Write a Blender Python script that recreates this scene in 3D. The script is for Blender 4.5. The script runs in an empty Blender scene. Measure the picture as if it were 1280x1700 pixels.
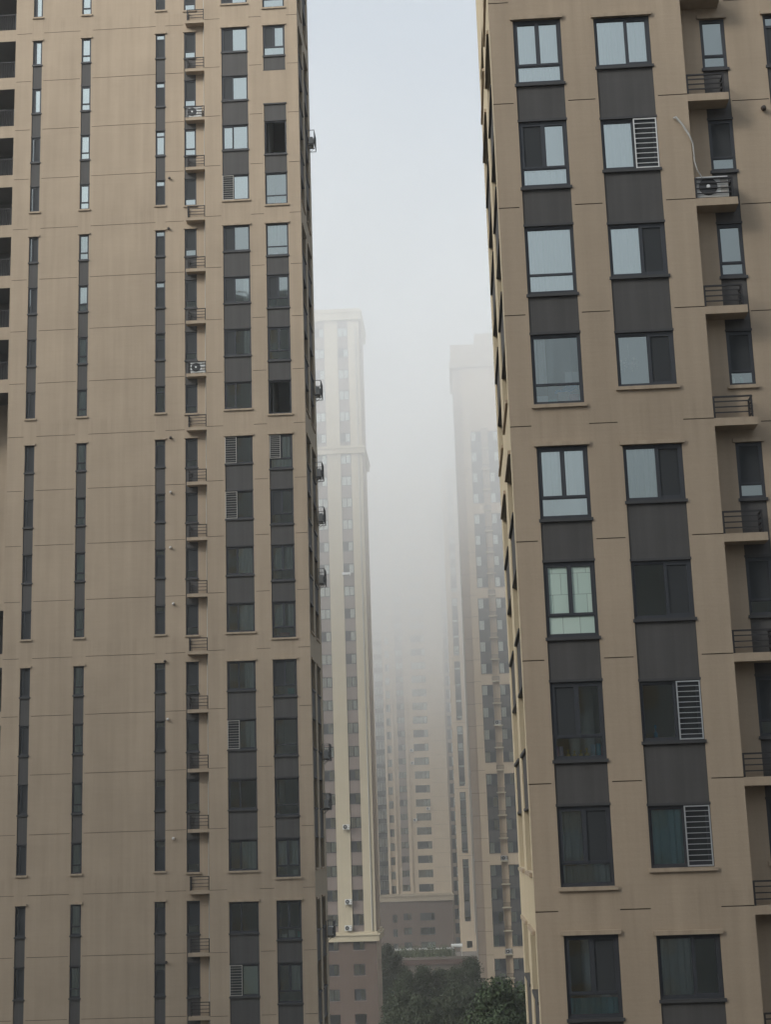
import bpy, math, random
import numpy as np
from mathutils import Vector, Matrix
random.seed(7)
scn = bpy.context.scene
COL = scn.collection

# ---------------------------------------------------------------- camera
CAMZ = 25.0
yaw, pitch, roll, fpx = -0.04497, 0.21778, -0.03294, 2472.45
cy, sy, cp, sp = math.cos(yaw), math.sin(yaw), math.cos(pitch), math.sin(pitch)
fw = Vector((sy*cp, cy*cp, sp)); rt = Vector((cy, -sy, 0)); up = rt.cross(fw)
r2 = rt*math.cos(roll) + up*math.sin(roll); u2 = -rt*math.sin(roll) + up*math.cos(roll)
cam = bpy.data.cameras.new("camera"); camo = bpy.data.objects.new("camera", cam); COL.objects.link(camo)
m = Matrix(((r2.x, u2.x, -fw.x, 0), (r2.y, u2.y, -fw.y, 0), (r2.z, u2.z, -fw.z, CAMZ), (0, 0, 0, 1)))
camo.matrix_world = m
cam.sensor_fit = 'VERTICAL'; cam.sensor_height = 36.0; cam.lens = 36.0*fpx/1700.0
cam.clip_start = 0.1; cam.clip_end = 4000
scn.camera = camo

# ---------------------------------------------------------------- world, sun, exposure
SUN_EL, SUN_AZ = math.radians(31), math.radians(-128)     # azimuth from +Y towards +X
w = bpy.data.worlds.new("World"); scn.world = w; w.use_nodes = True
nt = w.node_tree; nt.nodes.clear()
sky = nt.nodes.new('ShaderNodeTexSky'); sky.sky_type = 'NISHITA'; sky.sun_disc = False
sky.sun_elevation = SUN_EL; sky.sun_rotation = SUN_AZ; sky.air_density = 1.0; sky.dust_density = 4.0; sky.ozone_density = 1.0
hs = nt.nodes.new('ShaderNodeHueSaturation'); hs.inputs['Saturation'].default_value = 0.22
bg = nt.nodes.new('ShaderNodeBackground'); bg.inputs['Strength'].default_value = 0.14
wo = nt.nodes.new('ShaderNodeOutputWorld')
# overcast sky: brighter overhead than at the horizon
wtc = nt.nodes.new('ShaderNodeTexCoord'); wsx = nt.nodes.new('ShaderNodeSeparateXYZ'); nt.links.new(wtc.outputs['Generated'], wsx.inputs[0])
wmr = nt.nodes.new('ShaderNodeMapRange'); wmr.inputs['From Min'].default_value = 0; wmr.inputs['From Max'].default_value = 1; wmr.inputs['To Min'].default_value = 0.40; wmr.inputs['To Max'].default_value = 2.1
nt.links.new(wsx.outputs['Z'], wmr.inputs['Value'])
wvm = nt.nodes.new('ShaderNodeVectorMath'); wvm.operation = 'SCALE'; nt.links.new(hs.outputs[0], wvm.inputs[0]); nt.links.new(wmr.outputs[0], wvm.inputs['Scale'])
wtn = nt.nodes.new('ShaderNodeVectorMath'); wtn.operation = 'MULTIPLY'; wtn.inputs[1].default_value = (0.90, 1.0, 1.09); nt.links.new(wvm.outputs[0], wtn.inputs[0])
nt.links.new(sky.outputs[0], hs.inputs['Color']); nt.links.new(wtn.outputs[0], bg.inputs[0]); nt.links.new(bg.outputs[0], wo.inputs[0])
sl = bpy.data.lights.new("sun", 'SUN'); sl.energy = 2.15; sl.angle = math.radians(20); sl.color = (1.0, 0.93, 0.82)
slo = bpy.data.objects.new("sun", sl); COL.objects.link(slo)
sd = Vector((math.sin(SUN_AZ)*math.cos(SUN_EL), math.cos(SUN_AZ)*math.cos(SUN_EL), math.sin(SUN_EL)))
slo.rotation_euler = (-sd).to_track_quat('-Z', 'Y').to_euler()
slo.location = (0, 0, 150)
scn.view_settings.view_transform = 'Standard'; scn.view_settings.look = 'None'
scn.view_settings.exposure = 0.34; scn.view_settings.gamma = 1.0
scn.render.engine = 'CYCLES'
cyc = scn.cycles
cyc.use_denoising = True
cyc.max_bounces = 24; cyc.diffuse_bounces = 3; cyc.glossy_bounces = 3; cyc.transmission_bounces = 4
cyc.volume_bounces = 22; cyc.transparent_max_bounces = 8
cyc.volume_max_steps = 128; cyc.volume_step_rate = 1.0
cyc.caustics_reflective = False; cyc.caustics_refractive = False

# ---------------------------------------------------------------- materials
def newmat(name):
    mt = bpy.data.materials.new(name); mt.use_nodes = True
    n = mt.node_tree; b = n.nodes['Principled BSDF']
    return mt, n, b
def plain(name, col, rough=0.7, metal=0.0, spec=0.3):
    mt, n, b = newmat(name)
    b.inputs['Base Color'].default_value = (*col, 1); b.inputs['Roughness'].default_value = rough
    b.inputs['Metallic'].default_value = metal; b.inputs['Specular IOR Level'].default_value = spec
    return mt
def stucco(name, col, var=0.10, streak=0.10, bump=0.25, trowel=14.0, rough=0.85, stain=0.0):
    """painted render: trowel lines, blotches and rain streaks, all fixed to the wall"""
    mt, n, b = newmat(name)
    N, Lk = n.nodes, n.links
    tc = N.new('ShaderNodeTexCoord')
    def noise(sc, scale, detail, r=0.55):
        mp = N.new('ShaderNodeMapping'); mp.inputs['Scale'].default_value = sc
        Lk.new(tc.outputs['Object'], mp.inputs[0])
        t = N.new('ShaderNodeTexNoise'); t.inputs['Scale'].default_value = scale; t.inputs['Detail'].default_value = detail
        t.inputs['Roughness'].default_value = r
        Lk.new(mp.outputs[0], t.inputs['Vector']); return t.outputs['Fac']
    blot = noise((1, 1, 1), 0.35, 4)
    lines = noise((0.35, 0.35, 5), trowel/5.0, 3)
    streaks = noise((3.0, 3.0, 0.12), 1.0, 4, 0.6)
    grain = noise((1, 1, 1), 22.0, 2)
    def mul(a, k, off):
        x = N.new('ShaderNodeMath'); x.operation = 'MULTIPLY_ADD'; x.inputs[1].default_value = k; x.inputs[2].default_value = off
        Lk.new(a, x.inputs[0]); return x.outputs[0]
    def add(a, c):
        x = N.new('ShaderNodeMath'); x.operation = 'ADD'; Lk.new(a, x.inputs[0]); Lk.new(c, x.inputs[1]); return x.outputs[0]
    tot = add(add(mul(blot, var*2.0, 1-var), mul(streaks, streak*2.0, -streak)), add(mul(lines, var*0.55, -var*0.275), mul(grain, 0.10, -0.05)))
    if stain:   # dirt runs washed down from the sills that close each four-storey group
        sz = N.new('ShaderNodeSeparateXYZ'); Lk.new(tc.outputs['Object'], sz.inputs[0])
        def mth(op, a, v1=None, v2=None):
            x = N.new('ShaderNodeMath'); x.operation = op; Lk.new(a, x.inputs[0])
            if v1 is not None: x.inputs[1].default_value = v1
            if v2 is not None: x.inputs[2].default_value = v2
            return x.outputs[0]
        fr_ = mth('FRACT', mth('MULTIPLY_ADD', sz.outputs['Z'], -1/11.6, .72/11.6))
        mk = N.new('ShaderNodeMapRange'); mk.inputs['From Min'].default_value = 0; mk.inputs['From Max'].default_value = .16; mk.inputs['To Min'].default_value = 1; mk.inputs['To Max'].default_value = 0; Lk.new(fr_, mk.inputs['Value'])
        sn = noise((4.5, 4.5, 0.10), 1.0, 3, 0.65)
        th = N.new('ShaderNodeMapRange'); th.inputs['From Min'].default_value = .48; th.inputs['From Max'].default_value = .72; Lk.new(sn, th.inputs['Value'])
        rp = N.new('ShaderNodeMapRange'); rp.inputs['From Min'].default_value = 0; rp.inputs['From Max'].default_value = .03; Lk.new(fr_, rp.inputs['Value'])
        p0 = N.new('ShaderNodeMath'); p0.operation = 'MULTIPLY'; Lk.new(mk.outputs[0], p0.inputs[0]); Lk.new(rp.outputs[0], p0.inputs[1])
        pr = N.new('ShaderNodeMath'); pr.operation = 'MULTIPLY'; Lk.new(p0.outputs[0], pr.inputs[0]); Lk.new(th.outputs[0], pr.inputs[1])
        tot = add(tot, mul(pr.outputs[0], -stain, 0))
    mx = N.new('ShaderNodeVectorMath'); mx.operation = 'SCALE'; mx.inputs[0].default_value = col
    Lk.new(tot, mx.inputs['Scale']); Lk.new(mx.outputs[0], b.inputs['Base Color'])
    b.inputs['Roughness'].default_value = rough; b.inputs['Specular IOR Level'].default_value = 0.15
    bp = N.new('ShaderNodeBump'); bp.inputs['Strength'].default_value = bump; bp.inputs['Distance'].default_value = 0.02
    Lk.new(add(lines, mul(grain, 0.5, 0)), bp.inputs['Height']); Lk.new(bp.outputs[0], b.inputs['Normal'])
    return mt
def glassmat(name, tint, refl, rough=0.03):
    mt = bpy.data.materials.new(name); mt.use_nodes = True; n = mt.node_tree; n.nodes.clear()
    tr = n.nodes.new('ShaderNodeBsdfTransparent'); tr.inputs[0].default_value = (*tint, 1)
    gl = n.nodes.new('ShaderNodeBsdfGlossy'); gl.inputs['Roughness'].default_value = rough; gl.inputs['Color'].default_value = (0.86, 0.91, 0.85, 1)
    tc = n.nodes.new('ShaderNodeTexCoord')
    nz = n.nodes.new('ShaderNodeTexNoise'); nz.inputs['Scale'].default_value = 1.3; nz.inputs['Detail'].default_value = 2
    bp = n.nodes.new('ShaderNodeBump'); bp.inputs['Strength'].default_value = 0.12; bp.inputs['Distance'].default_value = 0.02
    n.links.new(tc.outputs['Object'], nz.inputs['Vector']); n.links.new(nz.outputs['Fac'], bp.inputs['Height']); n.links.new(bp.outputs[0], gl.inputs['Normal'])
    fr = n.nodes.new('ShaderNodeFresnel'); fr.inputs['IOR'].default_value = 1.5
    ad = n.nodes.new('ShaderNodeMath'); ad.operation = 'ADD'; ad.use_clamp = True; ad.inputs[1].default_value = refl
    n.links.new(fr.outputs[0], ad.inputs[0])
    mix = n.nodes.new('ShaderNodeMixShader'); out = n.nodes.new('ShaderNodeOutputMaterial')
    n.links.new(ad.outputs[0], mix.inputs[0]); n.links.new(tr.outputs[0], mix.inputs[1]); n.links.new(gl.outputs[0], mix.inputs[2])
    n.links.new(mix.outputs[0], out.inputs[0]); return mt

M = dict(
    wall=stucco('beige_render', (0.372, 0.294, 0.214), var=.15, streak=.16, bump=.14, stain=.14),
    wall2=stucco('grey_beige_render', (0.345, 0.283, 0.208)),
    cream=stucco('cream_render', (0.46, 0.395, 0.285), bump=0.1),
    sunlit_wall=stucco('sunlit_tinted_render', (0.50, 0.415, 0.285), bump=0.1),  # beige side wall with its sunlit brightness put into the colour
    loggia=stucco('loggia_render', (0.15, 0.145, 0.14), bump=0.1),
    sidewall=stucco('pinkish_render', (0.39, 0.312, 0.245), bump=0.1),
    brown=stucco('brown_render', (0.130, 0.096, 0.078), bump=0.1),
    farwall=stucco('warm_far_render', (0.46, 0.365, 0.262), bump=0.1),
    mauve=stucco('mauve_render', (0.215, 0.175, 0.155), bump=0.1),
    spandrel=stucco('charcoal_render', (0.086, 0.082, 0.079), var=0.18, streak=0.30, bump=0.15, trowel=8, rough=0.8),
    reveal=plain('charcoal_trim', (0.058, 0.057, 0.057), 0.6),
    caulk=plain('joint_sealant', (0.115, 0.090, 0.066), 0.9),
    frame=plain('window_frame_metal', (0.045, 0.048, 0.054), 0.45),
    rail=plain('railing_metal', (0.03, 0.028, 0.028), 0.5),
    glass=glassmat('window_glass', (0.82, 0.90, 0.90), 0.26),
    glassb=glassmat('mirror_coated_glass', (0.82, 0.9, 0.9), 0.40),
    glassd=glassmat('clear_glass', (0.88, 0.93, 0.93), 0.17),
    screen=plain('insect_screen', (0.040, 0.043, 0.045), 0.85),
    room=plain('room_wall', (0.42, 0.43, 0.43), 0.9),
    curt=plain('white_curtain', (0.62, 0.62, 0.60), 0.9),
    skywhite=plain('white_sky_reflection', (0.82, 0.83, 0.82), 0.7),  # white standing in for sky mirrored in the wing glass
    curt2=plain('grey_curtain', (0.44, 0.47, 0.465), 0.9),
    curt3=plain('teal_curtain', (0.26, 0.46, 0.50), 0.9),
    curt4=plain('pale_paper', (0.74, 0.82, 0.74), 0.9),
    white=plain('white_painted_steel', (0.62, 0.62, 0.60), 0.45),
    steel=plain('bare_steel', (0.55, 0.56, 0.56), 0.35, 0.6),
    dark=plain('black_plastic', (0.05, 0.05, 0.052), 0.5),
    pipe=plain('grey_plastic_pipe', (0.40, 0.38, 0.34), 0.6),
    rackm=plain('weathered_rack_metal', (0.17, 0.17, 0.17), 0.6),
    film=None,
    lowwall=stucco('low_building_render', (0.15, 0.13, 0.11), bump=0.1),
    greyblock=stucco('grey_block_render', (0.36, 0.37, 0.37), bump=0.1),
    hose=plain('taped_hose', (0.46, 0.45, 0.42), 0.8),
    concrete=stucco('concrete', (0.30, 0.28, 0.25), bump=0.1),
    redtile=plain('red_brown_fascia', (0.10, 0.066, 0.055), 0.8),
)

def filmmat():
    mt, n, b = newmat('pasted_window_film')
    tc = n.nodes.new('ShaderNodeTexCoord'); mp = n.nodes.new('ShaderNodeMapping'); mp.inputs['Rotation'].default_value = (math.radians(90), 0, 0)
    br = n.nodes.new('ShaderNodeTexBrick'); br.inputs['Color1'].default_value = (.50, .60, .52, 1); br.inputs['Color2'].default_value = (.44, .55, .48, 1); br.inputs['Mortar'].default_value = (.20, .25, .22, 1)
    br.inputs['Scale'].default_value = 1.0; br.inputs['Mortar Size'].default_value = .006; br.inputs['Brick Width'].default_value = .41; br.inputs['Row Height'].default_value = .52
    n.links.new(tc.outputs['Object'], mp.inputs[0]); n.links.new(mp.outputs[0], br.inputs['Vector']); n.links.new(br.outputs['Color'], b.inputs['Base Color'])
    b.inputs['Roughness'].default_value = .35; b.inputs['Specular IOR Level'].default_value = .5
    return mt
M['film'] = filmmat()

# ---------------------------------------------------------------- mesh helpers
class MB:
    def __init__(s): s.v = []; s.f = []; s.m = []
    def quad(s, a, b, c, d, mi=0):
        k = len(s.v); s.v += [a, b, c, d]; s.f.append((k, k+1, k+2, k+3)); s.m.append(mi)
    def box(s, x0, x1, y0, y1, z0, z1, mi=0):
        k = len(s.v)
        s.v += [(x0,y0,z0),(x1,y0,z0),(x1,y1,z0),(x0,y1,z0),(x0,y0,z1),(x1,y0,z1),(x1,y1,z1),(x0,y1,z1)]
        for q in ((0,3,2,1),(4,5,6,7),(0,1,5,4),(1,2,6,5),(2,3,7,6),(3,0,4,7)):
            s.f.append(tuple(k+i for i in q)); s.m.append(mi)
    def tube(s, pts, r, n=6, mi=0):
        k0 = len(s.v)
        for i, p in enumerate(pts):
            p = Vector(p)
            d = (Vector(pts[min(i+1, len(pts)-1)]) - Vector(pts[max(i-1, 0)])).normalized()
            a = d.cross(Vector((0.3, 1, 0.2))).normalized(); b = d.cross(a)
            rr = r[i] if isinstance(r, (list, tuple)) else r
            for j in range(n):
                t = 2*math.pi*j/n; s.v.append(tuple(p + (a*math.cos(t) + b*math.sin(t))*rr))
        for i in range(len(pts)-1):
            for j in range(n):
                a = k0+i*n+j; b = k0+i*n+(j+1) % n
                s.f.append((a, b, b+n, a+n)); s.m.append(mi)
        s.f.append(tuple(k0+j for j in range(n))[::-1]); s.m.append(mi)
        s.f.append(tuple(k0+(len(pts)-1)*n+j for j in range(n))); s.m.append(mi)
    def lathe(s, cx, cz, prof, n=16, mi=0, axis='y'):
        """prof: (radius, pos) along the axis"""
        k0 = len(s.v)
        for (r, p) in prof:
            for j in range(n):
                t = 2*math.pi*j/n
                if axis == 'y': s.v.append((cx+r*math.cos(t), p, cz+r*math.sin(t)))
                else: s.v.append((cx+r*math.cos(t), cz+r*math.sin(t), p))
        for i in range(len(prof)-1):
            for j in range(n):
                a = k0+i*n+j; b = k0+i*n+(j+1) % n
                s.f.append((a, b, b+n, a+n)); s.m.append(mi)
        s.f.append(tuple(k0+j for j in range(n))); s.m.append(mi)
        s.f.append(tuple(k0+(len(prof)-1)*n+j for j in range(n))[::-1]); s.m.append(mi)
    def mesh(s, name, mats):
        me = bpy.data.meshes.new(name); me.from_pydata(s.v, [], s.f)
        for q in mats: me.materials.append(M[q] if isinstance(q, str) else q)
        if len(mats) > 1: me.polygons.foreach_set('material_index', s.m)
        me.update(); return me
def put(name, me, parent=None, loc=(0, 0, 0), rot=0.0):
    o = bpy.data.objects.new(name, me); COL.objects.link(o)
    o.location = loc; o.rotation_euler = (0, 0, rot)
    if parent: o.parent = parent
    return o
def tag(o, label=None, cat=None, group=None, kind=None):
    if label: o['label'] = label
    if cat: o['category'] = cat
    if group: o['group'] = group
    if kind: o['kind'] = kind
    return o
def copy_tree(o, parent=None):
    c = o.copy(); COL.objects.link(c); c.parent = parent
    for ch in list(o.children): copy_tree(ch, c)
    return c

def wall_mesh(mb, u0, u1, v0, v1, ops, y=0.0, wm=0, gm=1):
    """front-facing (-Y) sheet with rectangular openings (a,b,c,d,depth,back); back=None leaves it open"""
    us = sorted({u0, u1, *[min(max(q, u0), u1) for o in ops for q in o[:2]]})
    vs = sorted({v0, v1, *[min(max(q, v0), v1) for o in ops for q in o[2:4]]})
    for i in range(len(us)-1):
        uc = (us[i]+us[i+1])/2; start = None
        for j in range(len(vs)):
            hit = True
            if j < len(vs)-1:
                vc = (vs[j]+vs[j+1])/2
                hit = any(o[0] < uc < o[1] and o[2] < vc < o[3] for o in ops)
            if not hit and start is None: start = vs[j]
            if hit and start is not None:
                mb.quad((us[i], y, start), (us[i+1], y, start), (us[i+1], y, vs[j]), (us[i], y, vs[j]), wm); start = None
    for o in ops:
        a, b, c, d, dep, back = o[:6]; rm = o[6] if len(o) > 6 else wm
        a, b, c, d = max(a, u0), min(b, u1), max(c, v0), min(d, v1)
        if b <= a or d <= c: continue
        yy = y+dep
        mb.quad((a, y, c), (a, y, d), (a, yy, d), (a, yy, c), rm); mb.quad((b, y, c), (b, yy, c), (b, yy, d), (b, y, d), rm)
        mb.quad((a, y, c), (a, yy, c), (b, yy, c), (b, y, c), rm); mb.quad((a, y, d), (b, y, d), (b, yy, d), (a, yy, d), rm)
        if back is not None: mb.quad((a, yy, c), (b, yy, c), (b, yy, d), (a, yy, d), back)

# ---------------------------------------------------------------- windows (shared meshes)
_cache = {}
def cached(key, fn):
    if key not in _cache: _cache[key] = fn()
    return _cache[key]
def frame_mesh(w_, h_, cells):
    """cells: list of (a,b,c,d,sash) in fractions of the window"""
    def f():
        mb = MB(); t = 0.06 if w_ > 1 else 0.045
        mb.box(0, t, -0.03, 0.05, 0, h_); mb.box(w_-t, w_, -0.03, 0.05, 0, h_)
        mb.box(t, w_-t, -0.03, 0.05, 0, t); mb.box(t, w_-t, -0.03, 0.05, h_-t, h_)
        for (a, b, c, d, sash) in cells:
            x0, x1, z0, z1 = a*w_, b*w_, c*h_, d*h_
            s = (0.055 if w_ > 1 else .04) if sash else 0.028; y0 = -0.025 if sash else -0.015
            x0 = max(x0, t); x1 = min(x1, w_-t); z0 = max(z0, t); z1 = min(z1, h_-t)
            mb.box(x0, x0+s, y0, 0.045, z0, z1); mb.box(x1-s, x1, y0, 0.045, z0, z1)
            mb.box(x0+s, x1-s, y0, 0.045, z0, z0+s); mb.box(x0+s, x1-s, y0, 0.045, z1-s, z1)
        return mb.mesh('window_frame', ['frame'])
    return cached(('f', round(w_, 2), round(h_, 2), tuple(cells)), f)
def rects_mesh(name, w_, h_, cells, mat, y):
    def f():
        mb = MB()
        for (a, b, c, d) in cells:
            x0, x1, z0, z1 = max(a*w_, 0.05), min(b*w_, w_-0.05), max(c*h_, 0.05), min(d*h_, h_-0.05)
            mb.quad((x0, y, z0), (x1, y, z0), (x1, y, z1), (x0, y, z1))
        return mb.mesh(name, [mat])
    return cached((name, round(w_, 2), round(h_, 2), tuple(cells), mat), f)
def curtain_mesh(w_, h_, spans, mat):
    def f():
        mb = MB(); rnd = random.Random(hash((round(w_, 2), tuple(spans))) & 255)
        for (a, b, c, d) in spans:
            n = max(6, int((b-a)*w_*26)); k0 = len(mb.v); ph = rnd.random()*6
            for i in range(n+1):
                s = i/n; x = (a+(b-a)*s)*w_
                yy = 0.07+0.02*math.sin(ph+x*34)+0.01*math.sin(ph+x*75) if mat != 'curt4' else .05
                mb.v += [(x, yy+0.01*math.sin(x*9), c*h_), (x+0.01*math.sin(x*13), yy, d*h_)]
            for i in range(n):
                q = k0+2*i; mb.f.append((q, q+2, q+3, q+1)); mb.m.append(0)
        return mb.mesh('curtain', [mat])
    return cached(('c', round(w_, 2), round(h_, 2), tuple(spans), mat), f)
def grille_mesh(w_, h_, a, b, c, d, n, mat):
    def f():
        mb = MB(); x0, x1, z0, z1 = a*w_, b*w_, c*h_, d*h_; r = 0.0075
        mb.box(x0, x0+0.03, -0.075, -0.045, z0, z1); mb.box(x1-0.03, x1, -0.075, -0.045, z0, z1)
        mb.box(x0+.03, x1-.03, -0.075, -0.045, z0, z0+.03); mb.box(x0+.03, x1-.03, -0.075, -0.045, z1-.03, z1)
        for i in range(1, n):
            z = z0+(z1-z0)*i/n; mb.box(x0+.03, x1-.03, -0.07, -0.05, z-r, z+r)
        return mb.mesh('security_grille', [mat])
    return cached(('g', round(w_, 2), round(h_, 2), a, b, c, d, mat), f)

def window(parent, name, loc, rot, w_, h_, cells, glass='glass', screen=(), curtain=(), cmat='curt', grille=None, gmat='steel', label=None, open_=False):
    fr = put(name, frame_mesh(w_, h_, cells), parent, loc, rot)
    if label: fr['label'] = label
    sc = [cells[i][:4] for i in screen]; gl = [c[:4] for i, c in enumerate(cells) if i not in screen]
    if gl and not open_: put('pane', rects_mesh('pane', w_, h_, gl, glass, 0.012), fr)
    if sc and not open_: put('insect_screen', rects_mesh('screen', w_, h_, sc, 'screen', 0.0), fr)
    if curtain: put('curtain', curtain_mesh(w_, h_, curtain, cmat), fr)
    if grille: put('security_grille', grille_mesh(w_, h_, *grille, mat=gmat), fr)
    return fr
def panel_mesh(w_, h_, side=0.0):
    """dark spandrel panel with a projecting sill on top and a drip trim at its foot; local z from 0 (foot) up"""
    def f():
        mb = MB()
        mb.box(0, w_, 0.0, 0.12, 0.06, h_-0.075)
        mb.box(-0.035, w_+0.035, -0.065, 0.12, h_-0.075, h_, 1)
        mb.box(-0.015, w_+0.015, -0.04, 0.12, 0, 0.06, 1)
        return mb.mesh('spandrel', ['spandrel', 'reveal'])
    return cached(('p', round(w_, 2), round(h_, 2)), f)
def ledge_mesh(w_, h_, mat, d=0.065):
    return cached(('l', round(w_, 2), round(h_, 2), mat, d), lambda: (lambda mb: (mb.box(-0.06, w_+0.06, -d, 0.02, 0, h_), mb.mesh('ledge', [mat]))[1])(MB()))
def railing_mesh(w_, d_, h_, right=True, posts=False):
    """open railing round a small slab: front along X at y=0, return along Y at one end"""
    def f():
        mb = MB(); t = 0.02
        mb.box(0, w_, -t, t, h_-0.04, h_)
        xe = w_ if right else 0
        mb.box(xe-t, xe+t, t, d_, h_-0.04, h_)
        if posts:
            n = int(w_/0.13)
            for i in range(n+1): mb.box(w_*i/n-0.012, w_*i/n+0.012, -0.012, 0.012, 0, h_-0.04)
        else:
            for z in (0.25, 0.5, 0.75):
                mb.box(0, w_, -0.012, 0.012, h_*z-0.014, h_*z+0.014); mb.box(xe-0.012, xe+0.012, 0.012, d_, h_*z-0.014, h_*z+0.014)
        for x in (0.02, w_-0.02): mb.box(x-t, x+t, -t-.001, t+.001, 0, h_-0.04)
        if not posts: mb.box(xe-t, xe+t, d_-0.05, d_, 0, h_-0.04)
        return mb.mesh('railing', ['rail'])
    return cached(('r', round(w_, 2), round(d_, 2), round(h_, 2), right, posts), f)

W1R = [(0, .56, 0, 1, False), (.56, 1, 0, 1, True)]          # wide two-sash, sliding sash on the right
W1L = [(0, .42, 0, 1, True), (.42, 1, 0, 1, False)]
W2S = [(0, .5, .29, 1, True), (.5, 1, .29, 1, True), (0, 1, 0, .29, False)]
W2O = [(0, 1, .29, 1, False), (0, 1, 0, .29, False)]
NAR = [(0, 1, .26, 1, True), (0, 1, 0, .26, False)]
S1C = [(0, .3, 0, 1, False), (.3, 1, 0, 1, True)]
S2C = [(0, 1, 0, .28, False), (0, 1, .28, 1, True)]
S3C = [(0, 1, .78, 1, False), (0, 1, 0, .78, True)]

H = 2.9
def build_column(T, face, u, w_, ns, gsz, top, bot, spec, name, spname, dep, zf, frames, sill=True, broken=()):
    """one column of windows on a face. zf(t)->height; returns wall openings.
    face: (x0,y0,rot) so that local (u,y,v) -> tower coords"""
    ox, oy, rot = face; c, s = math.cos(rot), math.sin(rot)
    L = lambda uu, yy, vv: (ox+uu*c-yy*s, oy+uu*s+yy*c, vv)
    groups = {}
    for n in ns: groups.setdefault(n//gsz, []).append(n)
    ops = []
    for g, lst in groups.items():
        a, b = min(lst), max(lst)
        runs = [(a+top, b+bot)]
        for (t0, t1) in broken:
            nr = []
            for (p, q) in runs:
                if p < t0 < q and p < t1 < q: nr += [(p, t0), (t1, q)]
                else: nr.append((p, q))
            runs = nr
        for p, q in runs: ops.append((u, u+w_, zf(q), zf(p), dep, None, 0))
        if sill and b % gsz == gsz-1: put('sill', ledge_mesh(w_, 0.09, T['_wall']), T, L(u, 0, zf(b+bot)-0.09), rot)
        if sill and a % gsz == 0: put('lintel', ledge_mesh(w_, 0.10, T['_wall']), T, L(u, 0, zf(a+top)), rot)
    for n in ns:
        sp_ = spec(n)
        if sp_ is not None:
            kw = dict(sp_); cells = kw.pop('cells'); tt = kw.pop('t0', top)
            window(T, name, L(u, dep-0.055, zf(n+bot)), rot, w_, zf(n+tt)-zf(n+bot), cells, **kw)
        if n % gsz != gsz-1 and (n+1) in ns and not any(n+bot-.1 < t0 < n+1+top+.05 or n+bot-.1 < t1 < n+1+top for (t0, t1) in broken):
            put(spname, panel_mesh(w_, zf(n+bot)-zf(n+1+top)), T, L(u, 0.03, zf(n+1+top)), rot)
    return ops
def groove_ops(segs, ns, zf):
    return [(a, b, zf(n)-0.012, zf(n)+0.012, 0.03, 1, 1) for n in ns for a, b in segs]
def empty(name, loc, label, cat, group=None, wallmat='wall'):
    o = bpy.data.objects.new(name, None); COL.objects.link(o); o.location = loc; o.empty_display_size = 1
    tag(o, label, cat, group); o['_wall'] = wallmat
    return o
def done(T):
    if '_wall' in T.keys(): del T['_wall']
def curt_r(rnd, a=.45, b=.97, lo=0.03, hi=.97):
    k = rnd.random()
    if k < .3: return dict(curtain=((a, b, lo, hi),), cmat='curt')
    if k < .5: return dict(curtain=((a, a+(b-a)*.5, lo, hi),), cmat='curt2')
    if k < .6: return dict(curtain=((a, b, lo, hi),), cmat='curt2')
    return {}

# ================================================================= LEFT TOWER (73 m away)
YA, YB, ZA = 73.904, 73.483, 44.390+CAMZ
zl = lambda t: ZA-H*t
TL = empty('apartment_tower', (0, 0, 0), 'tall beige apartment tower filling the left side, with three columns of slit windows', 'apartment building', 'apartment towers')
TOPZ = 68+CAMZ
rnd = random.Random(3)
NS = list(range(-2, 19))
def sp_s1(n):
    d = dict(cells=S1C, screen=(0,) if n < 2 else (1,), glass='glassb' if n < 2 else 'glassd'); return d
def sp_s2(n):
    d = dict(cells=S2C, glass='glassb' if n < 4 else 'glass', curtain=((.05, .95, .03, .97),), cmat='curt2'); return d
def sp_s3(n):
    d = dict(cells=S3C, screen=(1,) if n != 2 else (), glass='glassb' if n < 4 else 'glass')
    if n == 7: d['screen'] = ()
    return d
def sp_s4(n):
    return dict(cells=NAR, screen=(0,) if n != 2 else (), glass='glassb' if n < 4 else 'glass')
GRL = (.0, .42, .02, .98, 11)
def sp_w1(n):
    d = dict(cells=W1L)
    if n in (-2, -1, 0, 1, 4, 5, 6): d['screen'] = (0,)
    if n <= 3: d['glass'] = 'glassb'
    if n in (3, 8, 9, 13, 17): d['grille'] = GRL; d['screen'] = (0,); d['gmat'] = 'pipe'
    if n in (5, 6): d.update(curtain=((.72, .96, .03, .97),), cmat='curt')
    if n in (10, 11): d.update(curtain=((.40, .97, .03, .97),), cmat='curt')
    if n in (12, 13): d.update(curtain=((.60, .97, .03, .97),), cmat='curt2')
    if n == 15: d.update(curtain=((.45, .97, .03, .97),), cmat='curt2')
    if n == 17: d.update(curtain=((.45, .97, .03, .97),), cmat='curt4')
    if n in (14, 16): d['glass'] = 'glassd'
    return d
def sp_w2(n):
    if n == 1: return None
    d = dict(cells=W2S)
    if n in (2, 7): return dict(cells=((0, 1, 0, 1, False),), open_=True, t0=0.16 if n == 2 else .2)
    if n <= 0: d.update(screen=(0,), glass='glassb')
    if n in (3, 4, 13, 14): d['cells'] = W2O
    if n == 3: d.update(glass='glass')
    if n == 4: d.update(curtain=((.05, .95, .3, .97),), cmat='curt2')
    if n in (8,): d.update(screen=(0,), grille=(.02, .48, .3, .98, 12), gmat='pipe', curtain=((.55, .97, .3, .97), (.03, .97, .03, .27)), cmat='curt')
    if n in (10, 11, 15): d.update(curtain=((.1, .5, .3, .97), (.65, .95, .3, .97)), cmat='curt2')
    if n in (5, 9, 12): d['screen'] = (0,)
    if n in (14, 16, 18): d['glass'] = 'glassd'
    if n == 17: d.update(curtain=((.55, .97, .3, .97),), cmat='curt2')
    return d
FA, FB = (0, YA, 0.0), (0, YB, 0.0)
opsA = []
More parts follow.
